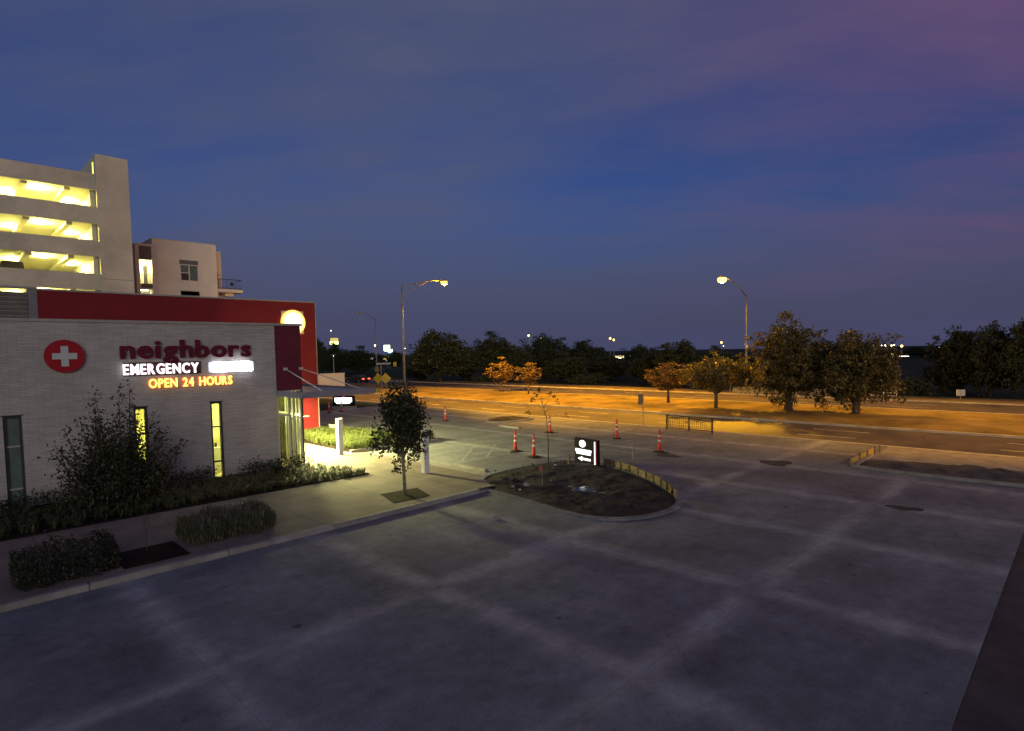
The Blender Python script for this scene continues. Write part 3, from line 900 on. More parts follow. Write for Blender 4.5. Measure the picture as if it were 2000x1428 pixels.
# interior of the front rooms (seen through slots and entrance)
MB().box(-14.6, 11.8, W+0.32, 33.5, 0.0, 0.02).build('interior_floor', 'inner_floor', bld)
MB().box(-14.6, 11.8, W+0.32, 33.5, 3.50, 3.56).build('interior_ceiling', 'inner_wall', bld)
MB().box(4.2, 11.8, 30.2, 30.3, 0.02, 3.50).box(4.1, 4.2, W+0.32, 30.2, 0.02, 3.5).box(7.25, 7.33, W+0.32, 29.3, 0.02, 3.5).build('interior_wall', 'inner_wall', bld)
for (cx, cy) in ((5.7, 26.6), (5.7, 28.8), (8.4, 26.5), (8.4, 28.6), (10.5, 26.5), (10.5, 28.6)):
    MB().box(cx-0.6, cx+0.6, cy-0.3, cy+0.3, 3.46, 3.497).build('ceiling_light', 'ceiling_panel', bld)
MB().box(8.75, 9.5, 27.3, 27.6, 0.02, 1.02).build('counter', 'white_trim', bld)
MB().box(9.02, 9.12, 27.32, 27.36, 1.05, 1.25).build('counter_screen', 'dark_frame', bld)
MB().box(5.6, 6.3, 26.9, 27.3, 0.02, 0.9).build('cabinet', 'furniture', bld)
MB().box(7.9, 9.6, 29.2, 29.9, 0.02, 1.05).build('reception_desk', 'furniture', bld)
MB().box(8.9, 9.6, 30.14, 30.19, 1.35, 1.75).build('wall_screen', 'dark_frame', bld)
MB().box(5.0, 6.6, 30.14, 30.19, 0.9, 1.0).build('handrail', 'furniture', bld)
pn = MB(); pn.lathe([(0.02, 2.45), (0.16, 2.38), (0.20, 2.22), (0.16, 2.06), (0.02, 2.0)], 11.35, 26.6, 14)
pl = pn.build('pendant_lamp', 'pendant', bld, smooth=True)
MB().tube([(11.35, 26.6, 2.44), (11.35, 26.6, 3.46)], 0.008, 6).build('cord', 'black_metal', pl)
# slot windows
for i, (a, b) in enumerate(SLOTS):
    fr = MB()
    fr.box(a, a+0.075, W+0.05, W+0.2, 0.05, 3.2).box(b-0.075, b, W+0.05, W+0.2, 0.05, 3.2)
    fr.box(a+0.075, b-0.075, W+0.05, W+0.2, 3.12, 3.2).box(a+0.075, b-0.075, W+0.05, W+0.2, 0.0, 0.07)
    wd = fr.build('window', 'dark_frame', bld, label=['unlit slot window with grey-green pane', 'lit slot window behind the bushy tree', 'lit slot window with warm yellow glow'][i])
    for z in (0.78, 2.19):
        MB().box(a+0.075, b-0.075, W+0.06, W+0.19, z-0.028, z+0.028).build('mullion', 'dark_frame' if i else 'coping', wd)
    for z0, z1 in ((0.07, 0.752), (0.808, 2.162), (2.218, 3.12)):
        MB().box(a+0.075, b-0.075, W+0.115, W+0.125, z0, z1).build('pane', 'glass' if i else 'window_blind', wd)
    # thin metal head flashing
    MB().box(a-0.05, b+0.05, W-0.03, W+0.05, 3.202, 3.235).build('head_flashing', 'dark_frame', wd)
    if i == 0:
        MB().box(a+0.05, b-0.05, W+0.31, W+0.33, 0.02, 3.3).build('blind', 'window_blind', wd)
# glazed entrance corner
sf = MB()
for x in (10.92, 11.42, 11.62, 11.95):
    sf.box(x, x+0.07, W+0.06, W+0.2, 0.0, 3.45)
sf.box(10.99, 11.42, W+0.065, W+0.195, 2.36, 2.45).box(10.99, 11.42, W+0.065, W+0.195, 0.0, 0.1).box(11.49, 11.95, W+0.065, W+0.195, 0.0, 0.1).box(10.92, 12.02, W+0.065, W+0.195, 3.452, 3.475)
sfo = sf.build('storefront_frame', 'alu', bld)
for x0, x1, z0, z1 in ((10.99, 11.42, 0.1, 2.36), (10.99, 11.42, 2.45, 3.45), (11.49, 11.62, 0.1, 3.45), (11.69, 11.95, 0.1, 3.45)):
    MB().box(x0, x1, W+0.12, W+0.13, z0, z1).build('pane', 'glass', sfo)
MB().box(12.022, 12.10, W+0.05, W+0.22, 0.0, 3.476).build('corner_post', 'dark_frame', sfo)
MB().box(11.5, 12.35, W+0.0, W+0.05, 2.22, 2.27).build('door_pull', 'alu', sfo)
# side doors along the walk
sd_ = MB()
for y in (25.6, 26.7, 27.8, 28.9, 30.0, 31.1):
    sd_.box(11.98, 12.08, y, y+0.08, 0.02, 3.45)
sd_.box(11.98, 12.08, 25.35, 33.9, 3.452, 3.477).box(11.99, 12.07, 25.35, 31.1, 2.3, 2.38)
sdo = sd_.build('door_frame', 'alu', bld)
for y in (25.68, 26.78, 27.88, 28.98, 30.08):
    MB().box(12.02, 12.03, y, y+1.02, 0.02, 2.3).build('door_glass', 'glass', sdo)
    MB().box(12.02, 12.03, y, y+1.02, 2.38, 3.45).build('pane', 'glass', sdo)
MB().box(11.9, 12.08, 31.2, 34.2, 0, 3.45).build('side_wall', 'ledge_brick', bld)
# canopy
can = MB().box(10.86, 14.30, 22.62, 22.74, 3.26, 3.50).box(10.86, 10.98, 22.74, W-0.01, 3.26, 3.50).box(14.18, 14.30, 22.74, 31.5, 3.26, 3.50).box(12.12, 14.18, 31.38, 31.5, 3.26, 3.5)
cano = can.build('entrance_canopy', 'canopy_metal', bld)
MB().box(10.98, 14.18, 22.74, W-0.02, 3.36, 3.42).box(12.12, 14.18, W-0.02, 31.38, 3.36, 3.42).build('canopy_deck', 'canopy_metal', cano)
for (p, q) in (((11.35, W+0.05, 4.42), (11.9, 22.95, 3.5)), ((12.06, W+0.05, 4.42), (13.7, 22.95, 3.5)), ((12.1, 28.6, 4.9), (14.1, 28.6, 3.5)), ((12.1, 31.0, 4.9), (14.1, 31.0, 3.5))):
    MB().tube([p, q], 0.022, 7).build('tie_rod', 'alu', cano)
    MB().obox(p, (0.09, 0, 0), (0, 0.02, 0), (0, 0, 0.06)).build('anchor_plate', 'alu', cano)
for (x, y) in ((13.2, 24.2), (12.9, 27.3), (12.9, 28.9), (12.9, 30.6)):
    MB().lathe([(0.12, 3.345), (0.12, 3.335)], x, y, 14).build('downlight', 'canopy_light', cano)
    spot_down('downlight_bulb', cano, (x, y, 3.32), 3800 if y > 25 else 20, (1.0, 0.93, 0.36), 172, 0.2, 0.10)

al = bpy.data.lights.new('soffit_light', 'AREA'); al.shape = 'RECTANGLE'; al.size = 1.5; al.size_y = 5.0; al.energy = 4200; al.color = (1.0, 0.93, 0.36)
alo = bpy.data.objects.new('soffit_light', al); col.objects.link(alo); alo.parent = cano
alo.location = Vector((13.25, 28.9, 3.33)) - Vector(ORG[bld.name])
MB().box(12.5, 14.0, 26.4, 31.2, 3.345, 3.355).build('soffit_panel', 'white_paint_metal', cano)

# ------------------------------------------------------------------ letters
def glyph(ch, bold=0.0, depth=0.04):
    cu = bpy.data.curves.new('glyph', 'FONT')
    cu.body = ch; cu.size = 1.0; cu.extrude = depth; cu.offset = bold; cu.resolution_u = 3; cu.bevel_depth = 0
    o = bpy.data.objects.new('glyph', cu); col.objects.link(o)
    bpy.context.view_layer.update()
    dg = bpy.context.evaluated_depsgraph_get()
    me = bpy.data.meshes.new_from_object(o.evaluated_get(dg))
    bpy.data.objects.remove(o); bpy.data.curves.remove(cu)
    me.materials.clear()
    return me
def letter_sign(parent, text, x0, x1, zb, cap_h, y, mat, bold=0.03, depth=0.05, cap_ref=0.70, gap=0.10, space=0.45, halo=None, halo_bold=0.07, halo_mat=None, name='letter'):
    """lay out raised letters facing -Y from x0 to x1, baseline zb; each letter a part"""
    items = []; adv = 0.0
    for ch in text:
        if ch == ' ':
            adv += space; continue
        me = glyph(ch, bold, 0.5)
        co = np.empty(len(me.vertices)*3, dtype=np.float32); me.vertices.foreach_get('co', co); co = co.reshape(-1, 3)
        mn, mx = co[:, 0].min(), co[:, 0].max()
        items.append((ch, me, co, adv - mn)); adv += (mx - mn) + gap
    tot = adv - gap
    sx = (x1 - x0) / tot; sz = cap_h / cap_ref
    org = ORG.get(root_of(parent).name, (0, 0, 0))
    outs = []
    for ch, me, co, dx in items:
        def place(c, y_front, dep):
            o = np.empty_like(c)
            o[:, 0] = x0 + (c[:, 0] + dx) * sx - org[0]
            o[:, 1] = y_front + (0.5 - c[:, 2]) * dep - org[1]
            o[:, 2] = zb + c[:, 1] * sz - org[2]
            return o
        me.vertices.foreach_set('co', place(co, y - depth, depth).reshape(-1)); me.update()
        me.materials.append(MATS[mat])
        lo = link(name, me, parent); outs.append(lo)
        if halo:
            mh = glyph(ch, halo_bold, 0.5)
            ch_ = np.empty(len(mh.vertices)*3, dtype=np.float32); mh.vertices.foreach_get('co', ch_); ch_ = ch_.reshape(-1, 3)
            mh.vertices.foreach_set('co', place(ch_, y - depth*0.55, depth*0.5).reshape(-1)); mh.update()
            mh.materials.append(MATS[halo_mat])
            link('letter_return', mh, lo)
    return outs
sg = thing('wall_lettering', 'unlit maroon lowercase name lettering, top line on the brick wall', 'sign', (7.5, W, 5.0))
letter_sign(sg, 'neighbors', 5.20, 9.84, 5.02, 0.66, W-0.02, 'sign_maroon', bold=0.028, depth=0.14, gap=0.07)
sg = thing('lit_lettering', 'glowing white capital lettering in the middle line on the brick wall', 'sign', (7.5, W, 4.4))
pmat('raceway_maroon', (0.055, 0.010, 0.014), 0.5, 0.1, 4)
MB().box(5.30, 7.90, W-0.045, W-0.004, 4.37, 4.85).build('raceway', 'raceway_maroon', sg)
letter_sign(sg, 'EMERGENCY', 5.27, 7.80, 4.42, 0.38, W-0.05, 'letter_white', bold=0.018, depth=0.09, gap=0.15)
MB().lathe([(0.02, 0), (0.02, 0.02)], 0, 0, 10)
hot = MB()  # added rounded panel, its emission stands in for bloom around the word's letters
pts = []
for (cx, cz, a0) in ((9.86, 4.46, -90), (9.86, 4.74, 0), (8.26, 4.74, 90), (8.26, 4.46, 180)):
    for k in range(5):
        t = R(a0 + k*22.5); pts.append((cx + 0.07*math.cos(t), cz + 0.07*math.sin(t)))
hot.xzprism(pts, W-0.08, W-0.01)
emat('bloom_backing', (0.72, 0.76, 1.0), 0.72, (0.8, 0.8, 0.8))
hot.build('bloom_backing', 'bloom_backing', sg, label='added pale violet panel glowing as bloom behind the second word')
letter_sign(sg, 'CENTER', 8.26, 9.86, 4.42, 0.38, W-0.085, 'letter_hot', bold=0.035, depth=0.05, gap=0.10)
sg = thing('hours_lettering', 'glowing yellow opening-hours lettering with red edges, lowest line on the brick wall', 'sign', (7.5, W, 3.9))
letter_sign(sg, 'OPEN 24 HOURS', 6.06, 9.04, 3.90, 0.33, W-0.02, 'letter_yellow', bold=0.02, depth=0.11, gap=0.11, halo=True, halo_bold=0.055, halo_mat='letter_red_glow')
# round badge with cross on the brick
bd = thing('round_badge', 'unlit round red badge with white cross mounted on the brick wall', 'sign', (3.585, W, 5.13))
def disc_y(cx, cz, r, y0, y1, n=48):
    return MB().xzprism([(cx + r*math.cos(2*math.pi*k/n), cz + r*math.sin(2*math.pi*k/n)) for k in range(n)], y0, y1)
disc_y(3.585, 5.13, 0.56, W-0.14, W-0.02).build('badge_disc', 'sign_red', bd)
disc_y(3.585, 5.13, 0.40, W-0.02, W).build('mount', 'dark_frame', bd)
a, t = 0.345, 0.105
MB().xzprism([(3.585+x, 5.13+z) for x, z in ((-t, -a), (t, -a), (t, -t), (a, -t), (a, t), (t, t), (t, a), (-t, a), (-t, t), (-a, t), (-a, -t), (-t, -t))], W-0.165, W-0.141).build('cross', 'sign_white', bd)
# lit disc on the red wing wall
ld = thing('lit_disc_sign', 'glowing amber disc sign high on the red wing wall, half hidden by the parapet', 'sign', (16.02, 34.3, 6.98))
dd = disc_y(0, 0, 0.75, -0.16, -0.06)
me = dd.mesh('lit_disc', 'lit_disc'); link('lit_disc', me, ld)
me = MB().box(-0.68, 0.68, -0.055, -0.02, -0.68, 0.68).mesh('back_plate', 'sign_pink'); link('back_plate', me, ld)

# ================================================================== GARAGE (Y = 66)
G = 66.0
gar = thing('parking_garage', 'multi-storey concrete parking garage with lit yellow decks and stair tower', 'building', (0, G, 0))
FL = [(9.85, 11.42), (12.95, 14.50), (16.0, 17.50), (19.08, 20.60)]     # open bands
GX0, GX1, GD = -34.0, 12.55, 17.0
levels = [0.0] + [z for p in FL for z in p] + [22.08]
for i in range(0, len(levels), 2):
    z0, z1 = levels[i], levels[i+1]
    MB().box(GX0, GX1, G, G+0.35, z0, z1).build('spandrel', 'garage_concrete', gar)
    if i > 0:
        MB().box(GX0, GX1, G+0.352, G+GD, z0+0.05, z0+0.30).build('deck', 'garage_inside', gar)
        for bx in (10.2, 7.2, 4.2, 1.2, -1.8, -4.8):
            MB().box(bx, bx+0.45, G+0.352, G+GD-0.3, z0-0.24, z0+0.048).build('beam', 'garage_inside', gar)
    else:
        MB().box(GX0, GX1, G+0.352, G+GD, z1-1.0, z1-0.75).build('deck', 'garage_inside', gar)
MB().box(GX0, GX1, G+GD-0.28, G+GD, 0, 22.0).build('back_wall', 'garage_inside', gar)
for cx in (12.1, 3.2, -5.8):
    for (z0, z1) in FL:
        MB().box(cx+0.02, cx+0.40, G+0.4, G+0.9, z0-0.5, z1+0.04).build('column', 'garage_inside', gar)
MB().box(12.38, 12.548, G+7.5, G+GD-0.3, 0, 21.9).build('side_wall', 'garage_inside', gar)
tw = MB().box(12.552, 15.15, G-0.28, G+8.0, 0, 23.85).build('stair_tower', 'garage_concrete', gar)
MB().box(12.535, 12.551, G+0.5, G+0.95, 22.2, 23.3).build('slit_window', 'stair_light', tw)
MB().box(12.60, 15.10, G-0.286, G-0.281, 12.45, 12.49).build('pour_joint', 'stucco_grey', tw)
for k, (z0, z1) in enumerate(FL[1:]):
    MB().box(12.30, 12.36, G+1.3, G+1.5, z0-0.4, z1-0.2).build('downpipe', 'sign_back', gar)
for k, (z0, z1) in enumerate(FL):
    for (lx, ly) in ((11.3, 6.3), (6.9, 6.0), (8.6, 2.4)):
        f = MB().box(lx-0.35, lx+0.35, G+ly-0.1, G+ly+0.1, z1-0.10, z1-0.02).build('deck_light', 'garage_tube', gar)
        point_light('deck_bulb', gar, (lx, G+ly, z1-0.16), 2300, (1.0, 0.93, 0.24), 0.15)
def simple_car(name, label, loc, rz, mat, tail=None):
    t = thing(name, label, 'car', loc)
    body = MB().xzprism([(-2.2, 0.28), (2.2, 0.28), (2.25, 0.6), (2.1, 0.82), (1.0, 0.92), (-1.9, 0.95), (-2.25, 0.85)], -0.88, 0.88)
    link('body', body.mesh('body', mat, bevel=0.05), t)
    cab = MB().xzprism([(-1.75, 0.94), (1.0, 0.92), (0.35, 1.42), (-1.15, 1.45)], -0.74, 0.74)
    link('cabin', cab.mesh('cabin', 'dark_frame', bevel=0.06), t)
    for x in (-1.35, 1.4):
        for y in (-0.82, 0.82):
            w = link('wheel', MB().tube([(x, y-0.1, 0.32), (x, y+0.1, 0.32)], 0.32, 18).mesh('tyre', 'rubber'), t)
            link('rim', MB().tube([(x, y-0.105, 0.32), (x, y+0.105, 0.32)], 0.19, 12).mesh('rim', 'galvanised'), w)
    for y in (-0.65, 0.65):
        link('tail_lamp', MB().box(-2.29, -2.2, y-0.2, y+0.2, 0.68, 0.82).mesh('tail_lamp', tail or 'sign_red'), t)
        link('headlight', MB().box(2.16, 2.24, y-0.2, y+0.2, 0.6, 0.74).mesh('headlight', 'alu'), t)
    t.rotation_euler = (0, 0, rz)
    return t
pv_ = simple_car('parked_van', 'dark van roof showing over the lowest lit garage deck wall', (6.45, G+3.0, 11.72), R(90), 'car_paint')
pv_['category'] = 'van'; pv_.scale = (1.0, 1.0, 1.42)

# ================================================================== APARTMENTS (Y = 74)
A = 74.0
apt = thing('apartment_building', 'cream stucco apartment block beside the garage with balconies', 'building', (22, A, 0))
nar = MB().box(17.2, 17.55, A-0.4, A+6, 0, 17.44).box(18.75, 19.25, A-0.4, A+6, 0, 17.44).box(17.55, 18.75, A-0.4, A+6, 17.2, 17.44).box(17.55, 18.75, A+1.6, A+6, 0, 17.2).box(17.55, 18.75, A-0.4, A+1.6, 12.55, 13.15).box(17.55, 18.75, A-0.4, A+1.6, 9.2, 9.8)
nw = nar.build('balcony_bay', 'stucco_white', apt)
MB().box(17.55, 18.75, A-0.35, A-0.2, 15.72, 17.19).build('grey_infill', 'stucco_grey', nw)
MB().box(17.62, 18.70, A-0.42, A-0.39, 12.68, 13.08).build('grey_infill', 'stucco_grey', nw)
MB().box(17.70, 18.30, A+1.55, A+1.59, 13.16, 15.3).build('balcony_door', 'white_trim', nw)
MB().box(18.36, 18.70, A+1.55, A+1.59, 13.16, 15.3).build('door_pane', 'dark_frame', nw)
rl = MB().tube([(17.55, A-0.3, 14.15), (18.75, A-0.3, 14.15)], 0.025, 6)
for k in range(2): rl.tube([(17.75+k*0.8, A-0.3, 13.15), (17.75+k*0.8, A-0.3, 14.15)], 0.02, 6)
rl.build('railing', 'black_metal', nw)
MB().box(17.56, 17.72, A+0.2, A+0.45, 15.45, 15.68).build('wall_lamp', 'canopy_light', nw)
point_light('wall_bulb', nw, (18.1, A+0.3, 15.3), 420, (1.0, 0.9, 0.35), 0.1)
MB().box(17.7, 18.5, A+0.5, A+0.9, 12.47, 12.53).build('ceiling_lamp', 'canopy_light', nw)
mw = MB().box(18.95, 25.6, A, A+8, 0, 18.13).build('wall', 'stucco_cream', apt)
MB().box(18.92, 25.63, A-0.03, A+8, 18.132, 18.22).build('parapet_cap', 'stucco_white', mw)
for zf in (0.0, -3.55):
    wf = MB().box(21.6, 23.55, A-0.06, A-0.002, 13.72+zf, 13.82+zf).box(21.6, 21.70, A-0.06, A-0.002, 13.82+zf, 15.62+zf).box(23.45, 23.55, A-0.06, A-0.002, 13.82+zf, 15.62+zf).box(21.7, 23.45, A-0.06, A-0.002, 15.52+zf, 15.62+zf).box(22.5, 22.62, A-0.06, A-0.002, 13.82+zf, 15.52+zf).box(21.7, 22.5, A-0.055, A-0.002, 14.62+zf, 14.70+zf).build('window', 'white_trim', apt)
    for q in ((21.7, 22.5, 13.82, 14.62, 'dark_frame'), (21.7, 22.5, 14.70, 15.52, 'window_blind'), (22.62, 23.45, 13.82, 15.52, 'window_blind')):
        MB().box(q[0], q[1], A-0.03, A-0.003, q[2]+zf, q[3]+zf).build('pane', q[4], wf)
    MB().box(21.6, 23.55, A-0.05, A-0.003, 15.63+zf, 16.10+zf).build('grey_infill', 'stucco_grey', apt)
MB().box(21.6, 23.55, A-0.05, A-0.003, 12.15, 12.62).build('grey_infill', 'stucco_grey', apt)
rb = MB().box(25.602, 26.65, A+1.6, A+8, 0, 17.72).build('rear_wall', 'stucco_cream', apt)
MB().box(25.7, 26.2, A+1.54, A+1.598, 13.1, 15.3).build('balcony_door', 'dark_frame', rb)
MB().box(25.72, 25.95, A+1.4, A+1.53, 15.05, 15.4).build('wall_lamp', 'stair_light', rb)
MB().box(26.3, 26.42, A+1.5, A+1.6, 14.85, 14.93).build('outlet', 'dark_frame', rb)
bal = MB().box(25.602, 28.45, A-0.1, A+1.595, 12.70, 13.08).build('balcony_slab', 'stucco_white', apt)
MB().box(26.652, 27.6, A+0.6, A+1.59, 12.3, 12.698).build('bracket', 'stucco_cream', bal)
rl = MB()
for z in (13.18, 14.25):
    rl.tube([(25.62, A, z), (28.35, A, z)], 0.035, 6); rl.tube([(28.35, A, z), (28.35, A+1.5, z)], 0.035, 6)
rl.build('railing', 'black_metal', bal)
for k in range(15):
    MB().tube([(25.75+k*0.185, A, 13.09), (25.75+k*0.185, A, 14.25)], 0.014 if k % 5 else 0.035, 5).build('baluster', 'black_metal', bal)
MB().lathe([(0.14, 13.6), (0.22, 13.75), (0.1, 14.0)], 27.4, A+0.5, 10).build('planter_pot', 'dark_frame', bal)

# ================================================================== STREET LAMPS
def street_lamp(label, base, arm, h, rise, truss, lens, power, color, group='tall cobra-head street lamps', r=0.13):
    t = thing('street_lamp', label, 'street lamp', base, group)
    bx, by, bz = base
    MB().lathe([(0.28, -0.05), (0.28, 0.04), (0.2, 0.08), (0.2, 0.35)], bx, by, 14).build('base_plate', 'kerb_concrete', t)
    MB().tube([(bx, by, 0.0), (bx, by, h*0.5), (bx, by, h)], [r, r*0.8, r*0.55], 12).build('pole', 'galvanised', t, smooth=True)
    a = Vector(arm); L = a.length; u = a.normalized()
    p0 = Vector((bx, by, h-0.15))
    def pt(s, zz): return tuple(p0 + u*s + Vector((0, 0, zz)))
    up = [pt(0, 0.05), pt(L*0.35, rise*0.45), pt(L*0.7, rise*0.85), pt(L, rise)] if truss else [pt(0, 0.05), pt(L*0.3, rise*0.42), pt(L*0.68, rise*0.86), pt(L, rise)]
    am = MB().tube(up, [0.06, 0.055, 0.05, 0.045], 8)
    if truss:
        lo = [pt(0, -0.75), pt(L*0.35, rise*0.45-0.42), pt(L*0.68, rise*0.84)]
        am.tube(lo, 0.035, 7)
        for q in (0.33, 0.55): am.tube([pt(L*q, rise*q*1.25), pt(L*q, rise*q*1.2-0.38*(1-q*1.4)-0.1)], 0.02, 6)
    am.build('arm', 'galvanised', t, smooth=True)
    e = p0 + u*(L+0.35) + Vector((0, 0, rise))
    s = Vector((-u.y, u.x, 0))
    hd = MB().obox(e, u*0.5, s*0.19, (0, 0, 0.08)).build('head', 'galvanised', t, bevel=0.05)
    k_ = 1.3 if lens == 'sodium_lens_bright' else 1.0
    le = MB(); le.lathe([(0.30*k_, e.z-0.075), (0.36*k_, e.z-0.18*k_), (0.30*k_, e.z-0.36*k_), (0.08*k_, e.z-0.46*k_)], e.x+u.x*0.08, e.y+u.y*0.08, 14)
    le.build('lens', lens, t, smooth=True)
    MB().tube([(e.x-u.x*0.3, e.y-u.y*0.3, e.z+0.08), (e.x-u.x*0.3, e.y-u.y*0.3, e.z+0.16)], 0.04, 8).build('photocell', 'dark_frame', t)
    if power:
        spot_down('bulb', t, (e.x+u.x*0.08, e.y+u.y*0.08, e.z-0.66), power, color, 176, 0.10, 0.18, batwing=True, house=tuple(u))
    return t
SOD = (1.0, 0.45, 0.008)
street_lamp('lit street lamp with truss arm behind the staked young tree', (33.0, 47.2, 0), (4.75, 0, 0), 11.5, 0.95, True, 'sodium_lens', 19000, SOD)
street_lamp('brightest lit street lamp standing beside the two large median trees', (61.6, 26.1, 0), (-4.1, 0.5, 0), 10.4, 1.75, False, 'sodium_lens_bright', 13500, SOD)
street_lamp('unlit dark street lamp, leftmost, arm pointing left over the far road', (61.6, 97.0, 0), (-3.4, 0, 0), 11.6, 1.35, False, 'lamp_off', 0, SOD)
street_lamp('street lamp on the near pavement past the right edge of the view', (33.0, -12.0, 0), (4.75, 0, 0), 11.5, 0.95, True, 'sodium_lens', 9500, SOD)

# ================================================================== TREES
# young staked tree in the pavement pit
MB().prism([(10.7, 16.1), (12.1, 16.0), (12.5, 17.3), (11.1, 17.5)], 0.05, 0.145).build('tree_pit', 'mulch', kind='structure')
t = thing('young_tree', 'slender young tree with dense oval crown in the pavement pit', 'tree', (11.62, 16.8, 0.13))
c, p = crown_points(1.05, 1.0, 1.05, 3.75, 150, 34, 0.15, 1.2, 0.25, 0.35)
ex = []
for k in range(26):   # upright leaders above the crown
    a = rng.uniform(0, 6.28); q = rng.uniform(0.2, 0.85)
    for s in np.linspace(0, 1, 9): ex.append([q*math.cos(a)*(1+0.12*s), q*math.sin(a)*(1+0.12*s), 2.7 + s*rng.uniform(0.5, 1.35)*(1.1-q*0.6)])
ex = np.repeat(np.array(ex), 3, axis=0) + rng.normal(size=(26*9*3, 3))*0.05
trunk_mb(2.9, 0.055, c, 26, fork=0.36, lean=(-0.04, 0.05)).build_local('trunk', 'pale_bark', t, smooth=True)
link('crown', np_mesh('crown', leaf_quads(np.concatenate([p, ex]), 0.062, 0.3), 4, 'leaf_young'), t)
# broad multi-stem tree against the wall
t = thing('bushy_tree', 'broad dark multi-stemmed tree in the bed, hiding the lit slot window', 'tree', (4.55, 22.95, 0.16))
stems = MB(); pts = []
for k in range(34):
    a = rng.uniform(0, 6.28); spread = abs(rng.normal(0, 0.55)) + 0.25
    tip = np.array([spread*1.25*math.cos(a)*1.3, spread*0.8*math.sin(a), rng.uniform(1.7, 3.6) - spread*0.9])
    if k == 0: tip = np.array([0.45, 0.0, 4.05])
    if k == 1: tip = np.array([0.15, 0.1, 3.9])
    if k == 2: tip = np.array([-0.55, 0.0, 3.75])
    if k == 3: tip = np.array([-1.6, 0.0, 2.1])
    if k == 4: tip = np.array([2.0, 0.0, 1.9])
    if k == 5: tip = np.array([1.1, 0.0, 2.9])
    b0 = np.array([0.12*math.cos(a), 0.12*math.sin(a), 0]); md = (b0+tip)/2 + np.array([tip[0]*0.12, tip[1]*0.12, -0.15])
    stems.tube([tuple(b0), tuple(md), tuple(tip)], [0.035, 0.022, 0.006], 5)
    for s in np.linspace(0.12, 1.0, 22):
        q = (1-s)**2*b0 + 2*s*(1-s)*md + s*s*tip
        n_ = int(32*(1.12-s)) + 5
        pts.append(q + rng.normal(size=(n_, 3))*np.array([0.20, 0.20, 0.16])*(1.15-0.62*s))
low = rng.normal(size=(3200, 3))*np.array([0.66, 0.5, 0.45]) + np.array([0.1, 0, 0.9])
pts.append(low[low[:, 2] > 0.05])
stems.build_local('stems', 'bark', t, smooth=True)
link('crown', np_mesh('crown', leaf_quads(np.concatenate(pts), 0.055, 0.25), 4, 'leaf_young'), t)
# bare sapling on the island
t = thing('bare_sapling', 'thin almost leafless sapling on the soil island', 'tree', (18.66, 16.38, 0.1))
mb = MB(); mb.tube([(0, 0, -0.05), (0.03, 0.02, 1.1), (-0.03, 0.05, 2.1), (-0.16, 0.18, 2.75)], [0.028, 0.022, 0.016, 0.010], 7)
tw_ = []
for (s, d) in ((2.25, (-0.35, 0.42, 0.62)), (2.3, (0.38, -0.40, 0.42)), (2.45, (0.22, -0.18, 0.65)), (2.5, (-0.30, 0.10, 0.55)), (2.7, (-0.10, 0.10, 0.55)), (2.05, (0.55, -0.62, 0.16)), (2.2, (-0.5, 0.5, 0.12)), (2.6, (0.3, -0.35, 0.3))):
    b0 = Vector((-0.05-0.12*(s-2.05), 0.05+0.15*(s-2.05), s)); e = b0 + Vector(d)
    mb.tube([tuple(b0), tuple(b0.lerp(e, 0.5)+Vector((0, 0, 0.03))), tuple(e)], [0.009, 0.006, 0.003], 5)
    tw_.append(np.array(e) + rng.normal(size=(13, 3))*0.055)
mb.build_local('trunk', 'bark', t, smooth=True)
link('leaves', np_mesh('leaves', leaf_quads(np.concatenate(tw_), 0.05, 0.0), 4, 'leaf_young'), t)
# stick sapling between the hedges
t = thing('tiny_sapling', 'tiny leafless sapling in the mulch between the two hedges', 'tree', (3.85, 16.9, 0.13))
mb = MB().tube([(0, 0, -0.05), (0.02, 0, 0.5), (-0.03, 0.02, 0.95)], [0.013, 0.010, 0.005], 6)
mb.tube([(0, 0, 0.5), (0.08, -0.05, 0.75)], [0.006, 0.003], 5); mb.tube([(0, 0, 0.65), (-0.1, 0.05, 0.85)], [0.006, 0.003], 5)
mb.build_local('trunk', 'bark', t)
link('leaves', np_mesh('leaves', leaf_quads(rng.normal(size=(40, 3))*np.array([0.05, 0.05, 0.16]) + np.array([0, 0, 0.8]), 0.03), 4, 'leaf_sage'), t)
MB().prism([(3.15, 15.85), (4.55, 15.85), (4.55, 17.3), (3.15, 17.3)], 0.05, 0.145).build('tree_pit', 'mulch', kind='structure')

# median trees
def dtree(name, label, px, base_xy, top_y, w_px, leafmat, z0f, clumps, per, cr, leaf, tr, **kw):
    d = math.hypot(*base_xy); h = (height_at(px, top_y, d) - 0.05) * 0.92
    depth = d*math.cos(math.atan2(px-1000, FPX))
    rx = w_px/2/FPX*depth
    return tree(name, label, (base_xy[0], base_xy[1], 0.05), h, rx, h*z0f, clumps, per, cr, leaf, leafmat, tr, **kw)
dtree('russet_tree', 'small russet tree, left of the pair behind the bare sapling', 978, (50.5, 51.9), 697, 66, 'leaf_russet', 0.30, 90, 26, 0.20, 0.13, 0.10, nl=30, flat=0.5, group='small median trees', taper=0.3)
dtree('russet_tree', 'small pale russet tree, right of the pair behind the bare sapling', 1032, (49.7, 46.5), 703, 60, 'leaf_russet', 0.32, 70, 24, 0.20, 0.12, 0.09, nl=30, flat=0.5, group='small median trees', taper=0.3)
dtree('russet_tree', 'small russet tree directly behind the brown cycle railing', 1300, (47.8, 27.4), 706, 80, 'leaf_russet', 0.36, 110, 28, 0.20, 0.10, 0.11, nl=30, flat=0.5, group='small median trees')
dtree('median_tree', 'mid-sized brownish tree on the median left of the bright street lamp', 1396, (45.8, 21.9), 688, 118, 'leaf_oak', 0.34, 170, 40, 0.26, 0.11, 0.13, group='median trees', nl=24)
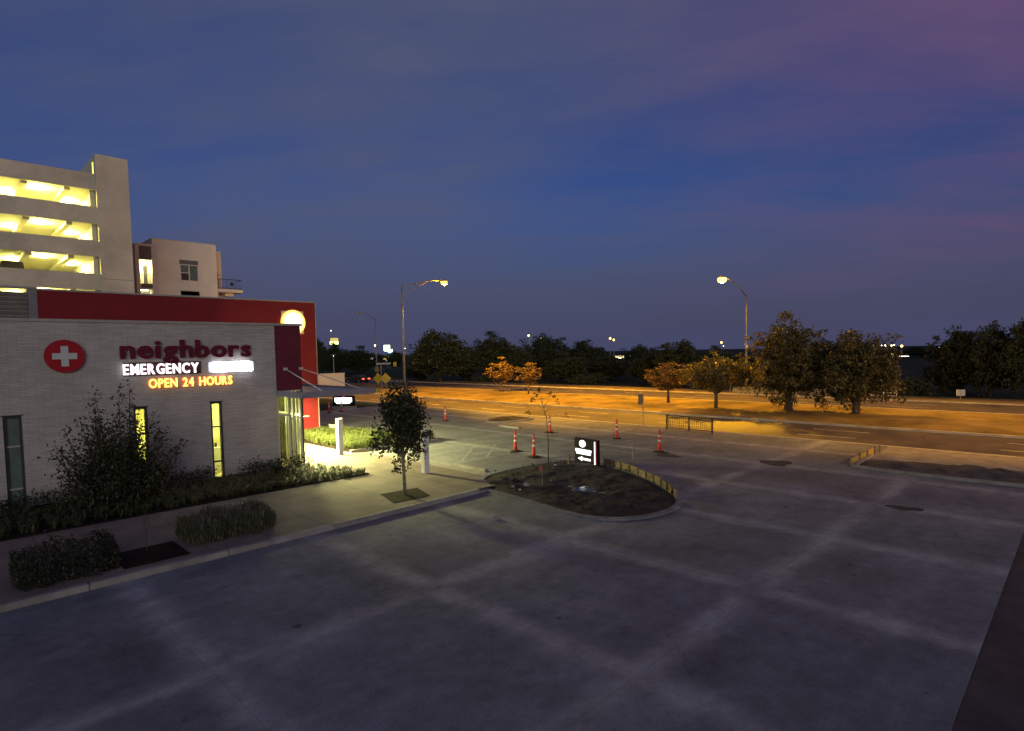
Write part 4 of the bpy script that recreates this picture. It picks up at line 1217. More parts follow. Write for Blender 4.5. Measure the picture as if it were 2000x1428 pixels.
dtree('median_tree', 'largest oak on the median, just right of the bright street lamp', 1537, (46.9, 16.6), 618, 165, 'leaf_oak', 0.10, 420, 60, 0.30, 0.105, 0.26, group='median trees', nl=30, taper=0.22, shell=0.3)
dtree('median_tree', 'right-hand oak on the median in front of the white rail', 1674, (47.0, 12.0), 637, 158, 'leaf_oak', 0.12, 380, 56, 0.30, 0.105, 0.22, group='median trees', nl=30, taper=0.2, shell=0.3)
# background woods: each tree its own crown and place; shapes shared between a few kinds
BG = []
for k in range(5):
    hh, rr = 9.0, [4.8, 4.3, 5.2, 4.0, 5.6][k]
    t = thing('dark_tree', 'x', 'tree', (0, 0, 0), 'dark trees beyond the far road')
    c, p = crown_points(rr, rr, 0.6, hh, 300, 52, 0.50, 1.0, 0.35, 0.15)
    trunk_mb(6.5, 0.24, c, 14, 0.25).build_local('trunk', 'bark', t, smooth=True)
    link('crown', np_mesh('crown', leaf_quads(p, 0.20, 0.35), 4, 'leaf_dark'), t)
    BG.append([t, hh, rr, False])
def bg(kind, px, top, wpx, dist, label, zb=-0.1):
    t, hh, rr, used = BG[kind]
    h = height_at(px, top, dist); pos = along(px, dist); pos.z = zb
    depth = dist*math.cos(math.atan2(px-1000, FPX))
    r = wpx/2/FPX*depth
    sc_ = (r/rr, r/rr, (h-zb)/(hh+0.9))
    rz = random.uniform(0, 6.28)
    if not used:
        t.location = pos; t.rotation_euler = (0, 0, rz); t.scale = sc_; t['label'] = label; BG[kind][3] = True
        return t
    return copy_tree(t, pos, rz, sc_, label)
bgl = [
 (0, 622, 660, 46, 150, 'dark distant tree touching the right edge of the red wall'),
 (1, 652, 672, 62, 165, 'dark distant tree under the yellow far sign'),
 (2, 700, 676, 74, 170, 'dark distant tree left of the unlit street lamp'),
 (3, 770, 684, 44, 230, 'small dark distant tree right of the white-green far sign'),
 (4, 740, 690, 40, 260, 'low dark distant tree behind the lit shop'),
 (0, 858, 642, 122, 102, 'tall round dark tree just right of the truss-arm street lamp'),
 (1, 818, 690, 60, 110, 'low dark tree at the foot of the tall round tree'),
 (2, 962, 648, 104, 112, 'dark tree with flat top, second right of the truss-arm lamp'),
 (3, 908, 676, 70, 108, 'dark tree filling the dip between the round tree and the flat-topped tree'),
 (4, 1066, 651, 110, 118, 'dark tree under the far yellow light near the picture middle'),
 (0, 1010, 672, 80, 106, 'dark tree behind the right-hand pale russet tree'),
 (1, 1140, 667, 110, 115, 'dark tree left of the twin far yellow lights'),
 (2, 1105, 690, 90, 96, 'lower dark tree in front of the far woods, middle'),
 (3, 1190, 694, 90, 100, 'dark tree just left of the far lit building'),
 (4, 1255, 672, 90, 130, 'dark tree right of the far lit building'),
 (0, 1325, 662, 104, 84, 'brown-lit tree behind the railing and russet tree'),
 (1, 1268, 690, 80, 88, 'brown-lit low tree left behind the russet tree'),
 (2, 1400, 676, 90, 88, 'brown-lit tree behind the mid-sized median tree'),
 (3, 1450, 690, 80, 110, 'dim tree behind the bright street lamp pole'),
 (4, 1610, 660, 90, 84, 'dark tree showing between the two median oaks'),
 (1, 1560, 690, 90, 95, 'dark tree low behind the largest oak'),
 (0, 1800, 676, 80, 260, 'dark far tree right of the row of far lights'),
 (2, 1756, 682, 60, 290, 'low dark far tree below the row of far lights'),
 (3, 1875, 634, 96, 74, 'dark tree, left of the right-edge group'),
 (4, 1935, 627, 110, 72, 'dark tree, middle of the right-edge group'),
 (0, 2010, 620, 120, 70, 'dark tree cut off by the right picture edge'),
 (1, 1840, 700, 70, 80, 'low dark tree at the left foot of the right-edge group'),
]
for q in bgl: bg(*q)
# scrub along the far verge
for (px, top, w, d, lab) in ((1790, 742, 90, 70, 'low dark scrub clump right of the white rail'), (1480, 735, 70, 80, 'low scrub clump behind the bright street lamp foot'), (1150, 735, 130, 92, 'low scrub clump below the middle woods'), (960, 735, 120, 100, 'low scrub clump below the flat-topped tree')):
    pos = along(px, d); h = max(1.0, height_at(px, top, d))
    t = thing('scrub', lab, 'bush', (pos.x, pos.y, -0.1), 'scrub along the far verge')
    rr = w/2/FPX*d*0.8
    c, p = crown_points(rr, rr*0.6, 0, h, 90, 40, 0.4, 1, 0.2)
    MB().tube([(0, 0, -0.05), (0.05, 0, h*0.4), (0, 0.05, h*0.8)], [0.09, 0.06, 0.02], 7).build_local('stem', 'bark', t); link('foliage', np_mesh('foliage', leaf_quads(p, 0.13), 4, 'leaf_dark'), t)

# ================================================================== HEDGES AND GROUND COVER
def hedge(name, label, x0, x1, y0, y1, h, n, leaf, mat, spiky=False):
    t = thing(name, label, 'hedge', ((x0+x1)/2, (y0+y1)/2, 0.12))
    lx, ly = (x1-x0)/2, (y1-y0)/2
    stems = MB()
    for k in range(16):
        a = (random.uniform(-lx, lx)*0.9, random.uniform(-ly, ly)*0.8)
        stems.tube([(a[0], a[1], 0), (a[0]*1.03, a[1]*1.03, h*0.8)], [0.012, 0.006], 5)
    stems.build_local('stems', 'bark', t)['kind'] = 'stuff'
    p = rng.uniform(-1, 1, size=(n, 3))
    k = rng.integers(0, 3, n)
    m_ = rng.random(n) < 0.75
    for ax in range(3):
        s = m_ & (k == ax); p[s, ax] = np.sign(p[s, ax]) * rng.uniform(0.84, 1.04, s.sum())
    lump = 1 + 0.11*np.sin(p[:, 0]*6 + 1 + p[:, 1]*2) + 0.09*np.sin(p[:, 0]*13 + p[:, 1]*5) + np.where(rng.random(n) < 0.12, np.abs(rng.normal(0, 0.16, n)), rng.normal(0, 0.04, n))
    q = np.stack([p[:, 0]*lx*(1-0.08*p[:, 1]**2), p[:, 1]*ly*lump*(1-0.08*np.abs(p[:, 0])**4), (p[:, 2]*0.5+0.5)*h*lump*(1-0.14*np.abs(p[:, 0])**6-0.10*np.abs(p[:, 1])**6)], 1)
    if spiky:
        r = q[q[:, 2] > 0.02]; r[:, 2] *= 0.75
        link('foliage', np_mesh('foliage', grass_blades(r, 0.20, 0.14, 2, 0.010), 4, mat), t)
    else:
        link('foliage', np_mesh('foliage', leaf_quads(q, leaf, 0.3), 4, mat), t)
    return t
hedge('clipped_hedge', 'low dark clipped hedge nearest the camera at lower left', 1.25, 3.15, 15.95, 17.5, 0.62, 9000, 0.032, 'leaf_hedge')
hedge('spiky_hedge', 'low spiky grey-green hedge right of the mulch pit', 4.75, 7.0, 16.35, 17.75, 0.58, 4200, 0.03, 'leaf_sage', True)
roots = []
while len(roots) < 1050:
    x, y = rng.uniform(-3, 12.6), rng.uniform(21.0, 24.2)
    if inside(x, y, bed_poly): roots.append((x, y, 0.16))
g = link('strap_leaf_ground_cover', np_mesh('ground_cover', grass_blades(np.array(roots), 0.24, 0.24, 16, 0.011), 4, 'leaf_bed'))
tag(g, 'strappy ground cover filling the bed below the brick wall', 'ground cover', kind='stuff')
pts = []
for k in range(46):
    x = -3 + k*0.33 + rng.uniform(-.1, .1)
    if 12.0 < x or 7.95 < x < 8.95: continue
    pts.append(rng.normal(size=(170, 3))*np.array([0.20, 0.20, 0.16]) + np.array([x, 24.45 + rng.uniform(-.15, .15), 0.42]))
pts = np.concatenate(pts); pts = pts[(pts[:, 2] > 0.15) & (pts[:, 1] < 25.05)]
g = link('wall_shrubs', np_mesh('wall_shrubs', leaf_quads(pts, 0.045), 4, 'leaf_hedge'))
tag(g, 'dark low shrubs massed along the foot of the brick wall', 'shrubs', kind='stuff')
roots = []
while len(roots) < 620:
    x, y = rng.uniform(15.3, 20.6), rng.uniform(26.3, 33.9)
    if inside(x, y, bed2): roots.append((x, y, 0.14))
g = link('plaza_ground_cover', np_mesh('plaza_ground_cover', grass_blades(np.array(roots), 0.48, 0.36, 18, 0.014), 4, 'leaf_lirio'))
tag(g, 'tall bright strappy grasses in the bed by the red wall', 'ground cover', kind='stuff')
# pebbles and clods on the islands
pb = []
for i in range(420):
    while True:
        x, y = rng.uniform(13.8, 20.9), rng.uniform(9.2, 17.4)
        if inside(x, y, IS2): break
    pb.append((x, y))
ico = [(0, 0, 1), (0.89, 0, 0.45), (0.28, 0.85, 0.45), (-0.72, 0.53, 0.45), (-0.72, -0.53, 0.45), (0.28, -0.85, 0.45), (0.72, 0.53, -0.45), (-0.28, 0.85, -0.45), (-0.89, 0, -0.45), (-0.28, -0.85, -0.45), (0.72, -0.53, -0.45), (0, 0, -1)]
icf = [(0, 1, 2), (0, 2, 3), (0, 3, 4), (0, 4, 5), (0, 5, 1), (1, 6, 2), (2, 7, 3), (3, 8, 4), (4, 9, 5), (5, 10, 1), (2, 6, 7), (3, 7, 8), (4, 8, 9), (5, 9, 10), (1, 10, 6), (6, 11, 7), (7, 11, 8), (8, 11, 9), (9, 11, 10), (10, 11, 6)]
mb = MB()
for x, y in pb:
    s = abs(rng.normal(0, 0.022)) + 0.012; b = len(mb.v); sq = rng.uniform(0.5, 1.5, 3)
    mb.v += [(x+v[0]*s*sq[0], y+v[1]*s*sq[1], 0.13+v[2]*s*0.7) for v in ico]; mb.f += [tuple(b+i for i in f) for f in icf]
g = mb.build('soil_clods', 'soil'); tag(g, 'small clods of earth strewn over the soil island', 'soil clods', kind='stuff')
rocks = [(15.9, 16.4, .07, 'pale stone at the back left of the soil island'), (18.4, 15.9, .06, 'pale stone by the foot of the bare sapling'), (18.9, 16.2, .07, 'white stone right of the bare sapling'), (15.4, 14.6, .14, 'largest flat stone left of the flag stake'), (14.9, 14.8, .09, 'grey stone near the island kerb corner'), (14.75, 14.3, .07, 'grey stone on the kerb side of the island'), (16.5, 14.4, .07, 'pale stone right of the flag stake'), (11.9, 12.6, .12, 'lone lump of concrete on the open lot')]
for x, y, s, lab in rocks:
    mb = MB(); sq = rng.uniform(0.7, 1.4, 3)
    mb.v = [(v[0]*s*sq[0]*rng.uniform(.8, 1.2), v[1]*s*sq[1]*rng.uniform(.8, 1.2), v[2]*s*0.6+s*0.3) for v in ico]; mb.f = list(icf)
    o = link('stone', mb.mesh('stone', 'stone_chip', bevel=s*0.12)); o.location = (x, y, 0.10 if x > 13 else 0.0)
    tag(o, lab, 'stone', 'loose stones')

# ================================================================== SMALL THINGS
def cone_proto():
    t = thing('channelizer_cone', 'x', 'traffic cone', (0, 0, 0), 'slim traffic cones')
    link('base', MB().prism([(0.24*math.cos(2*math.pi*k/8+.39), 0.24*math.sin(2*math.pi*k/8+.39)) for k in range(8)], 0.0, 0.055).mesh('base', 'rubber', bevel=0.012), t)
    b = MB().lathe([(0.092, 0.05), (0.080, 0.30), (0.062, 0.62), (0.048, 0.95), (0.036, 0.99), (0.034, 1.05), (0.045, 1.06), (0.045, 1.09), (0.02, 1.10)], 0, 0, 18)
    link('body', b.mesh('body', 'cone_orange', smooth=True), t)
    for z in (0.50, 0.74):
        r0 = 0.080 - (z-0.30)*0.0562 + 0.004
        link('reflective_band', MB().lathe([(r0, z), (r0-0.007, z+0.10)], 0, 0, 18).mesh('band', 'cone_band', smooth=True), t)
    return t
cones = [(27.11, 33.77, 'slim orange cone alone on the open lot, right of the young tree'), (20.81, 20.43, 'slim orange cone, left of the two behind the soil island'), (20.24, 18.66, 'slim orange cone, right of the two behind the soil island'), (26.98, 23.52, 'slim orange cone seen through the bare sapling'), (27.35, 18.89, 'slim orange cone above the lit directory sign'), (25.03, 14.83, 'slim orange cone in front of the brown railing'), (24.98, 47.08, 'far slim orange cone beside the red wall edge'), (26.08, 46.96, 'far slim orange cone nearest the lit monument sign')]
cp = cone_proto()
for i, (x, y, lab) in enumerate(cones):
    rz = random.uniform(0, 6)
    if i == 0: cp.location = (x, y, 0); cp.rotation_euler = (0, 0, rz); cp['label'] = lab
    else: copy_tree(cp, (x, y, 0), rz, None, lab)
for x, y, s in ((20.81, 20.43, 1), (20.24, 18.66, 2), (25.03, 14.83, 3), (26.98, 23.52, 4)):
    patch('damp_patch', x+0.02, y-0.03, 0.36, 0.42, 'damp_concrete', 0.0045, lot, s+20)

# lit pylons by the entrance
for (x, y, lab) in ((14.35, 26.1, 'white square pylon glowing under the entrance canopy light'), (14.46, 19.4, 'pale square pylon behind the young tree crown')):
    t = thing('light_pylon', lab, 'pylon', (x, y, 0.05), 'square pylons on the plaza')
    link('shaft', MB().box(-0.125, 0.125, -0.125, 0.125, 0.0, 1.80).mesh('shaft', 'white_paint_metal', bevel=0.01), t)
    link('cap', MB().box(-0.135, 0.135, -0.135, 0.135, 1.802, 1.84).mesh('cap', 'white_paint_metal', bevel=0.008), t)
    link('foot', MB().box(-0.16, 0.16, -0.16, 0.16, -0.02, 0.03).mesh('foot', 'galvanised'), t)
ub = thing('utility_box', 'small white utility box with dark hatch beside the red wall foot', 'utility box', (18.15, 33.4, 0))
link('housing', MB().box(-0.35, 0.35, -0.25, 0.25, -0.05, 0.72).mesh('housing', 'white_paint_metal', bevel=0.02), ub)
link('hatch', MB().box(-0.02, 0.16, -0.262, -0.252, 0.22, 0.52).mesh('hatch', 'dark_frame'), ub)
link('cap', MB().box(-0.38, 0.38, -0.28, 0.28, 0.722, 0.77).mesh('cap', 'mulch'), ub)
# wheel stop
MB().xzprism([(16.36, 0.0), (16.62, 0.0), (16.58, 0.13), (16.40, 0.13)], 17.9, 19.95).build('wheel_stop', 'kerb_concrete', None, 'long pale concrete wheel stop beside the plaza', 'wheel stop', bevel=0.015, base=(16.5, 18.9, 0))
MB().xzprism([(27.0, 0.0), (27.26, 0.0), (27.22, 0.13), (27.04, 0.13)], 26.2, 28.0).build('wheel_stop', 'kerb_concrete', None, 'small far concrete wheel stop near the second island', 'wheel stop', bevel=0.015, base=(27.1, 27, 0))

# directory sign: plane through (20.5,16.3)-(20.15,14.9), faces -X
ds = thing('directory_sign', 'black illuminated directory sign with white disc and left arrow on the soil island', 'sign', (20.30, 15.65, 0.05))
ds.rotation_euler = (0, 0, R(-10))
def sbox(y0, y1, z0, z1, x0, x1): return MB().box(x0, x1, y0, y1, z0, z1)
link('cabinet', sbox(-0.72, 0.72, 0.0, 1.08, -0.02, 0.16).mesh('cabinet', 'sign_black', bevel=0.012), ds)
def face_poly(poly, x0, x1):   # polygon in (y, z) facing -X
    mb = MB(); n = len(poly)
    mb.v = [(x0, p[0], p[1]) for p in poly] + [(x1, p[0], p[1]) for p in poly]
    mb.f = [tuple(range(n-1, -1, -1)), tuple(range(n, 2*n))] + [(k, (k+1) % n, n+(k+1) % n, n+k) for k in range(n)]
    return mb
link('lit_disc', face_poly([(0.17+0.19*math.cos(2*math.pi*k/28), 0.855+0.155*math.sin(2*math.pi*k/28)) for k in range(28)], -0.05, -0.022).mesh('d', 'directory_white'), ds)
link('lit_panel', face_poly([(0.62, 0.61), (0.62, 0.50), (0.56, 0.48), (0.56, 0.39), (-0.34, 0.39), (-0.34, 0.49), (-0.38, 0.52), (-0.38, 0.61)], -0.05, -0.022).mesh('p', 'directory_white'), ds)
link('lit_arrow', face_poly([(0.46, 0.195), (0.20, 0.10), (0.22, 0.155), (-0.32, 0.15), (-0.32, 0.235), (0.22, 0.235), (0.20, 0.29)], -0.05, -0.022).mesh('a', 'directory_white'), ds)
link('edge_strip', sbox(-0.62, -0.58, 0.03, 1.02, -0.045, -0.022).mesh('e', 'directory_white'), ds)
link('red_edge', sbox(-0.715, -0.66, 0.02, 1.06, -0.04, -0.022).mesh('e', 'sign_red'), ds)

# formwork boards and stakes round the far side of the soil island
fw = thing('wooden_formwork', 'curved run of timber form boards with stakes edging the soil island', 'formwork', (19.5, 12.5, 0))
FP = [(20.72, 15.0), (20.60, 14.45), (20.42, 13.9), (20.18, 13.3), (19.86, 12.7), (19.52, 12.12), (19.14, 11.55), (18.72, 11.0), (18.28, 10.5), (17.86, 10.05), (17.5, 9.72)]
for i, (a, b) in enumerate(zip(FP, FP[1:])):
    a = Vector((*a, 0)); b = Vector((*b, 0)); d = b-a; s = Vector((-d.y, d.x, 0)).normalized()
    mb = MB(); mb.obox((a+b)/2 + Vector((0, 0, 0.14+random.uniform(-.012, .012))), d*0.475, s*0.018, (0, 0, 0.15+random.uniform(-.02, .02))); mb.build('board', 'timber', fw)
    q = a.lerp(b, 0.5) - s*(-0.045) if True else a
    mb = MB(); mb.obox(a.lerp(b, 0.96) - s*0.047 + Vector((0, 0, 0.13)), d.normalized()*0.022, s*0.022, (random.uniform(-.01, .01), random.uniform(-.01, .01), 0.20)); mb.build('stake', 'timber', fw)
fw = thing('yellow_formwork', 'short run of yellow form boards at the corner of the right-hand island', 'formwork', (28.5, 7.05, 0))
for i in range(3):
    x0 = 27.0 + i*1.2
    MB().box(x0, x0+1.0, 7.03, 7.07, 0.0, 0.30).build('board', 'yellow_board', fw)
    MB().box(x0+1.06, x0+1.12, 6.98, 7.03, 0.0, 0.36).build('stake', 'timber', fw)
for nm, x, y, h, lab in (('survey_stake', 30.75, 6.85, 0.42, 'short timber stake at the end of the yellow boards'), ('survey_stake', 19.4, 15.9, 0.55, 'grey timber stake left of the directory sign')):
    o = MB().box(x-0.02, x+0.02, y-0.02, y+0.02, 0, h).build(nm, 'timber', None, lab, 'stake', 'timber stakes', base=(x, y, 0))
fs = thing('flag_stake', 'thin stake with small pink flag on the soil island', 'stake', (15.72, 14.1, 0.08))
link('stake', MB().tube([(0, 0, -0.05), (0.02, 0.04, 0.85)], 0.013, 6).mesh('stake', 'pale_bark'), fs)
mb = MB(); mb.v = [(0.02, 0.03, 0.60), (0.0, 0.10, 0.55), (-0.02, 0.17, 0.63), (0.0, 0.12, 0.73), (0.02, 0.04, 0.78)]; mb.f = [(0, 1, 2, 3, 4)]
o = link('flag', mb.mesh('flag', 'flag_pink'), fs); sm = o.modifiers.new('thick', 'SOLIDIFY'); sm.thickness = 0.006

# brown cycle railing on the pavement
ry0, ry1, rx_ = 15.8, 18.75, 32.55
rg = thing('brown_railing', 'short dark brown metal railing on the pavement edge', 'railing', (rx_, (ry0+ry1)/2, 0))
pmat('brown_metal', (0.060, 0.030, 0.018), 0.5, 0.2, 5)
for y in (ry0, (ry0+ry1)/2, ry1):
    MB().box(rx_-0.04, rx_+0.04, y-0.04, y+0.04, 0, 0.90).build('post', 'brown_metal', rg)
for z in (0.86, 0.74, 0.10):
    MB().box(rx_-0.025, rx_+0.025, ry0, ry1, z-0.022, z+0.022).build('rail', 'brown_metal', rg)
for k in range(1, 24):
    y = ry0 + (ry1-ry0)*k/24
    if abs(y-(ry0+ry1)/2) < 0.06: continue
    MB().box(rx_-0.009, rx_+0.009, y-0.009, y+0.009, 0.105, 0.735).build('baluster', 'brown_metal', rg)
# low barrier behind the directory sign
bt = thing('pipe_barrier', 'low grey two-post barrier frame behind the directory sign', 'barrier', (22.6, 15.6, 0))
for y in (14.75, 16.7):
    MB().tube([(22.6, y, 0), (22.6, y, 0.72)], 0.035, 8).build('post', 'galvanised', bt)
for z in (0.68, 0.30):
    MB().tube([(22.6, 14.75, z), (22.6, 16.7, z)], 0.018, 7).build('rail', 'galvanised', bt)
# signs on posts
sp = thing('post_sign', 'narrow dark sign on a thin post beside the road', 'sign', (32.95, 20.7, 0))
MB().tube([(32.95, 20.7, 0), (32.95, 20.7, 2.05)], 0.025, 8).build('post', 'galvanised', sp)
MB().obox((32.93, 20.88, 1.72), (0.02, 0.0, 0), (0, 0.16, 0), (0, 0, 0.34)).build('sign_plate', 'sign_back', sp)
MB().tube([(33.05, 18.9, 0), (33.05, 18.9, 0.95)], 0.03, 8).build('delineator_post', 'galvanised', None, 'thin pale delineator post left of the brown railing', 'post', base=(33.05, 18.9, 0))
ws = thing('warning_signs', 'post with two yellow diamond warning signs and small solar panel', 'sign', (32.6, 50.6, 0))
MB().tube([(32.6, 50.6, 0), (32.6, 50.6, 4.1)], 0.04, 8).build('post', 'galvanised', ws)
vx, vy = Vector((0.55, -0.83, 0)), Vector((0.83, 0.55, 0))
def diamond(c, s, u, mat, nm):
    c = Vector(c); w = Vector((-u.y, u.x, 0))*0.012
    P = [c + u*s, c + Vector((0, 0, s)), c - u*s, c - Vector((0, 0, s))]
    mb = MB(); mb.v = [tuple(p - w) for p in P] + [tuple(p + w) for p in P]
    mb.f = [(0, 1, 2, 3), (7, 6, 5, 4), (0, 4, 5, 1), (1, 5, 6, 2), (2, 6, 7, 3), (3, 7, 4, 0)]
    return mb.build(nm, mat, ws)
diamond((32.45, 50.95, 2.55), 0.55, Vector((0.45, -0.89, 0)), 'sign_yellow', 'diamond_sign')
diamond((32.85, 50.2, 2.55), 0.55, Vector((0.80, -0.6, 0)), 'sign_yellow', 'diamond_sign')
MB().obox((32.8, 50.2, 1.75), vx*0.28, vy*0.012, (0, 0, 0.24)).build('sign_plate', 'sign_back', ws)
MB().obox((32.45, 50.9, 1.35), vx*0.22, vy*0.012, (0, 0, 0.22)).build('sign_plate', 'sign_yellow', ws)
MB().obox((32.4, 51.0, 3.45), vx*0.22, vy*0.012, (0, 0, 0.22)).build('sign_plate', 'sign_back', ws)
MB().obox((32.75, 50.35, 4.02), vx*0.75, (0.12, 0.1, 0.05), (0, 0, 0.03)).build('solar_panel', 'alu', ws)
MB().obox((33.45, 49.4, 3.95), vx*0.16, vy*0.012, (0, 0, 0.22)).build('arrow_plate', 'sign_yellow', ws)
# monument sign at the far entrance
mo = thing('monument_sign', 'low monument sign with glowing white name panel at the far driveway', 'sign', (28.0, 49.9, 0))
mo.rotation_euler = (0, 0, R(-52))
link('plinth', MB().box(-1.15, 1.15, -0.2, 0.2, -0.1, 0.2).mesh('plinth', 'kerb_concrete', bevel=0.02), mo)
link('cabinet', MB().box(-1.05, 1.05, -0.14, 0.14, 0.2, 1.15).mesh('cabinet', 'sign_black', bevel=0.02), mo)
link('lit_panel', MB().xzprism([(-0.62, 0.42), (0.62, 0.42), (0.66, 0.55), (0.84, 0.58), (0.84, 0.98), (-0.84, 0.98), (-0.84, 0.60), (-0.72, 0.56)], -0.17, -0.142).mesh('p', 'monument_white'), mo)
link('red_mark', MB().xzprism([(-0.1, 1.0), (0.16, 1.0), (0.12, 1.08), (-0.06, 1.08)], -0.17, -0.142).mesh('p', 'monument_red'), mo)
link('red_line', MB().xzprism([(-0.78, 0.72), (0.78, 0.72), (0.78, 0.74), (-0.78, 0.74)], -0.178, -0.171).mesh('p', 'monument_red'), mo)
# cream boundary wall and the car passing behind it
bw = thing('cream_wall', 'low cream stucco wall beyond the driveway', 'wall', (43.0, 84.0, 0))
MB().box(36.5, 47.4, 84.0, 84.25, -0.2, 2.05).build('wall', 'stucco_cream', bw)
MB().box(36.45, 47.45, 83.95, 84.30, 2.052, 2.15).build('coping', 'white_trim', bw)
simple_car('passing_car', 'dark car with glowing red tail lights right of the cream wall', (55.0, 93.0, -0.06), R(100), 'car_paint', 'tail_light')
MB().box(24, 48, 49.2, 83.5, -0.19, -0.05).build('side_street', 'road_concrete', kind='structure') if False else None
# bridge parapet and white pipe rail beyond the road
bp_ = thing('bridge_parapet', 'pale concrete bridge parapet behind the median oaks', 'parapet', (61.9, 24.0, 0))
MB().box(61.6, 61.95, 18.2, 27.6, -0.1, 0.62).build('wall', 'kerb_concrete', bp_)
MB().box(61.55, 62.0, 18.15, 27.65, 0.622, 0.72).build('cap', 'kerb_concrete', bp_)
MB().tube([(61.7, 27.9, -0.1), (61.7, 27.9, 3.1)], 0.04, 8).build('marker_post', 'galvanised', None, 'thin pale marker post left of the bright street lamp', 'post', base=(61.7, 27.9, 0))
wr = thing('white_pipe_rail', 'white pipe rail fence beyond the far road', 'fence', (62.0, 15.2, 0))
for k in range(6):
    MB().tube([(62.0, 12.6+k*1.0, -0.1), (62.0, 12.6+k*1.0, 1.15)], 0.035, 6).build('post', 'white_paint_metal', wr)
for z in (0.3, 0.57, 0.84, 1.1):
    MB().tube([(62.0, 12.5, z), (62.0, 17.7, z)], 0.022, 6).build('rail', 'white_paint_metal', wr)

# ================================================================== FAR LIGHTS
def far_lamp(px, py, dist, mat, label, r=0.42, pole=True):
    z = height_at(px, py, dist); p = along(px, dist)
    t = thing('distant_lamp', label, 'street lamp', (p.x, p.y, -0.2), 'distant lit lamps')
    if pole:
        link('pole', MB().tube([(0, 0, 0), (0, 0, z+0.5)], [0.12, 0.08], 6).mesh('pole', 'galvanised'), t)
    link('head', MB().box(-0.5, 0.5, -0.3, 0.3, z+0.22+r, z+0.4+r).mesh('head', 'galvanised'), t)
    r *= 0.72
    link('lens', MB().lathe([(r*0.3, z+0.2-r), (r*0.85, z+0.2-r*0.5), (r, z+0.2), (r*0.85, z+0.2+r*0.5), (r*0.3, z+0.2+r)], 0, 0, 10).mesh('lens', mat, smooth=True), t)
    return t
FLs = [(648, 646, 210, 'far_dim', 'dim distant lamp above the yellow far sign', .3), (651, 695, 135, 'far_white', 'tiny white light low in the left far trees', .12), (733, 675, 240, 'far_white', 'white distant light on the unlit lamp pole line', .42), (791.5, 680.5, 235, 'far_white', 'tiny white light beside the truss-arm lamp pole', .2), (837, 649, 150, 'far_white', 'white distant light at the left shoulder of the round tree', .26), (1033, 655.5, 190, 'far_yellow', 'yellow distant light above the flat middle trees', .46), (1058, 660.5, 190, 'far_white', 'small white light right of the middle yellow light', .20), (1192, 661, 180, 'far_yellow', 'left of the twin yellow distant lights', .45), (1199, 664, 180, 'far_yellow', 'right of the twin yellow distant lights', .42), (1409, 669, 220, 'far_yellow', 'yellow distant light left of the bright street lamp pole', .50), (1413, 676, 220, 'far_white', 'tiny white light under the yellow one left of the lamp pole', .2), (1457.5, 672, 215, 'far_yellow', 'yellow distant light right against the bright lamp pole', .50), (1706, 674, 330, 'far_yellow', 'leftmost light of the far row right of the oaks', .65), (1722, 675, 340, 'far_white', 'second light of the far row right of the oaks', .45), (1729, 675, 340, 'far_white', 'third, brightest light of the far row right of the oaks', .6), (1741, 675, 340, 'far_yellow', 'fourth light of the far row right of the oaks', .55), (1746, 674, 340, 'far_white', 'fifth light of the far row right of the oaks', .4), (1761, 676, 330, 'far_yellow', 'last light of the far row right of the oaks', .75), (1744, 692, 280, 'far_yellow', 'yellow light below the far row', .6), (1771, 692, 280, 'far_white', 'white light with red tinge below the far row', .42), (1716, 692, 280, 'far_white', 'small white light below the left of the far row', .25), (1835, 679, 260, 'far_white', 'lone white light left of the right-edge trees', .32)]
for px, py, d, mt, lab, r in FLs: far_lamp(px, py, d, mt, lab, r)
def far_box(name, label, cat, px, py, wpx, hpx, dist, mat, body='stucco_grey', pole=False, parts=None):
    p = along(px, dist); z = height_at(px, py, dist); w = wpx/FPX*dist/2; h = hpx/FPX*dist/2
    u = Vector((-p.y, p.x, 0)).normalized(); v = Vector((p.x, p.y, 0)).normalized()
    t = thing(name, label, cat, (p.x, p.y, -0.2))
    c = Vector((0, 0, z+0.2))
    link('cabinet', MB().obox(c + v*0.4, u*(w*1.06), v*0.35, (0, 0, h*1.08)).mesh('cabinet', body), t)
    link('lit_face', MB().obox(c, u*w, v*0.04, (0, 0, h)).mesh('lit_face', mat), t)
    if pole: link('pole', MB().tube([(0, 0, 0), tuple(c - Vector((0, 0, h)) + v*0.4)], 0.16, 8).mesh('pole', 'galvanised'), t)
    if parts:
        for (dx, dy, ww, hh, m2, nm) in parts:
            s = dist/FPX
            link(nm, MB().obox(c - u*(dx*s) + Vector((0, 0, -dy*s)) - v*0.08, u*(ww*s/2), v*0.04, (0, 0, hh*s/2)).mesh(nm, m2), t)
    return t
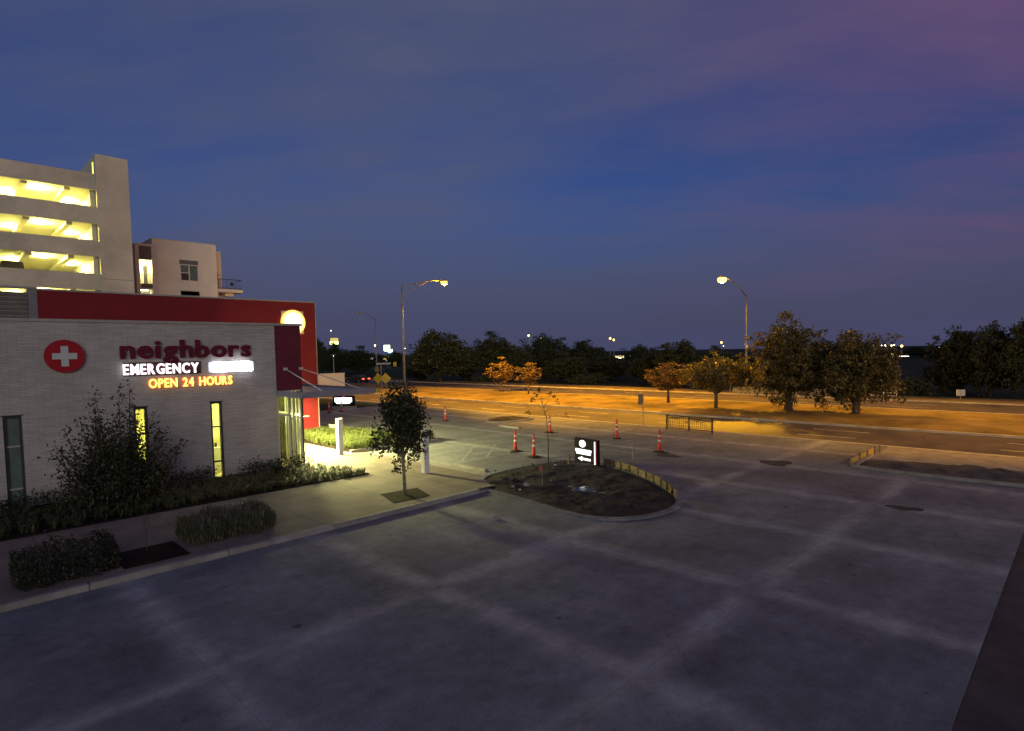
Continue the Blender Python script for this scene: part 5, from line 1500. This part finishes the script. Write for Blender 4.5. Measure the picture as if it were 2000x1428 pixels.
far_box('far_pole_sign', 'yellow pole sign with lime lights above the left far trees', 'sign', 654, 665, 14, 9, 200, 'far_sign_yellow', pole=True, parts=[(-6, 5, 4, 6, 'far_sign_lime', 'lime_lamp'), (3, 5, 7, 6, 'far_sign_lime', 'lime_lamp')])
far_box('far_pole_sign', 'round white-green glowing far sign right of the unlit street lamp', 'sign', 756, 680, 11, 11, 230, 'far_sign_green', pole=True, parts=[(6, 5, 8, 5, 'far_sign_green', 'lower_panel')])
far_box('far_shop', 'lit yellow shop front at the end of the road with blue and red strip', 'shop', 767, 698, 22, 9, 240, 'far_shop', body='stucco_cream', parts=[(-6, -9, 5, 2, 'far_blue', 'blue_strip'), (8, -9, 4, 2, 'far_red', 'red_strip'), (0, 7, 28, 2, 'far_dim', 'forecourt_light'), (-12, 3, 12, 3, 'far_shop', 'side_canopy')])
far_box('far_shop', 'small pale lit shop front left of the warning signs', 'shop', 724, 702, 8, 5, 210, 'far_dim', body='stucco_cream')
far_box('far_shop', 'low lit building glimpsed between the middle trees', 'shop', 1210, 697, 16, 4, 170, 'far_shop', body='stucco_cream', parts=[(0, 1.5, 8, 2.5, 'far_white', 'window_light'), (18, -1, 5, 3, 'far_dim', 'side_window')])
far_box('far_shop', 'thin row of lit windows left of the bright street lamp pole', 'shop', 1413, 697, 22, 1.6, 230, 'far_dim', body='stucco_grey', parts=[(0, 0, 5, 2.4, 'far_white', 'window_light'), (28, 1, 10, 2, 'far_dim', 'side_window')])
far_box('far_shop', 'long low lit strip of a distant building under the far row of lights', 'shop', 1758, 696, 24, 1.2, 285, 'far_dim', body='stucco_grey')
MB().box(-0.2, 0.2, -0.05, 0.05, 0, 0.5)
ps = thing('small_sign', 'small pale roadside sign below the right-edge trees', 'sign', tuple(ground(1876, 790)))
link('post', MB().tube([(0, 0, -0.1), (0, 0, 1.2)], 0.03, 6).mesh('post', 'galvanised'), ps)
link('plate', MB().obox((0, 0, 0.95), Vector((0.4, -0.4, 0))*0.6, Vector((0.015, 0.015, 0)), (0, 0, 0.25)).mesh('plate', 'sign_white'), ps)
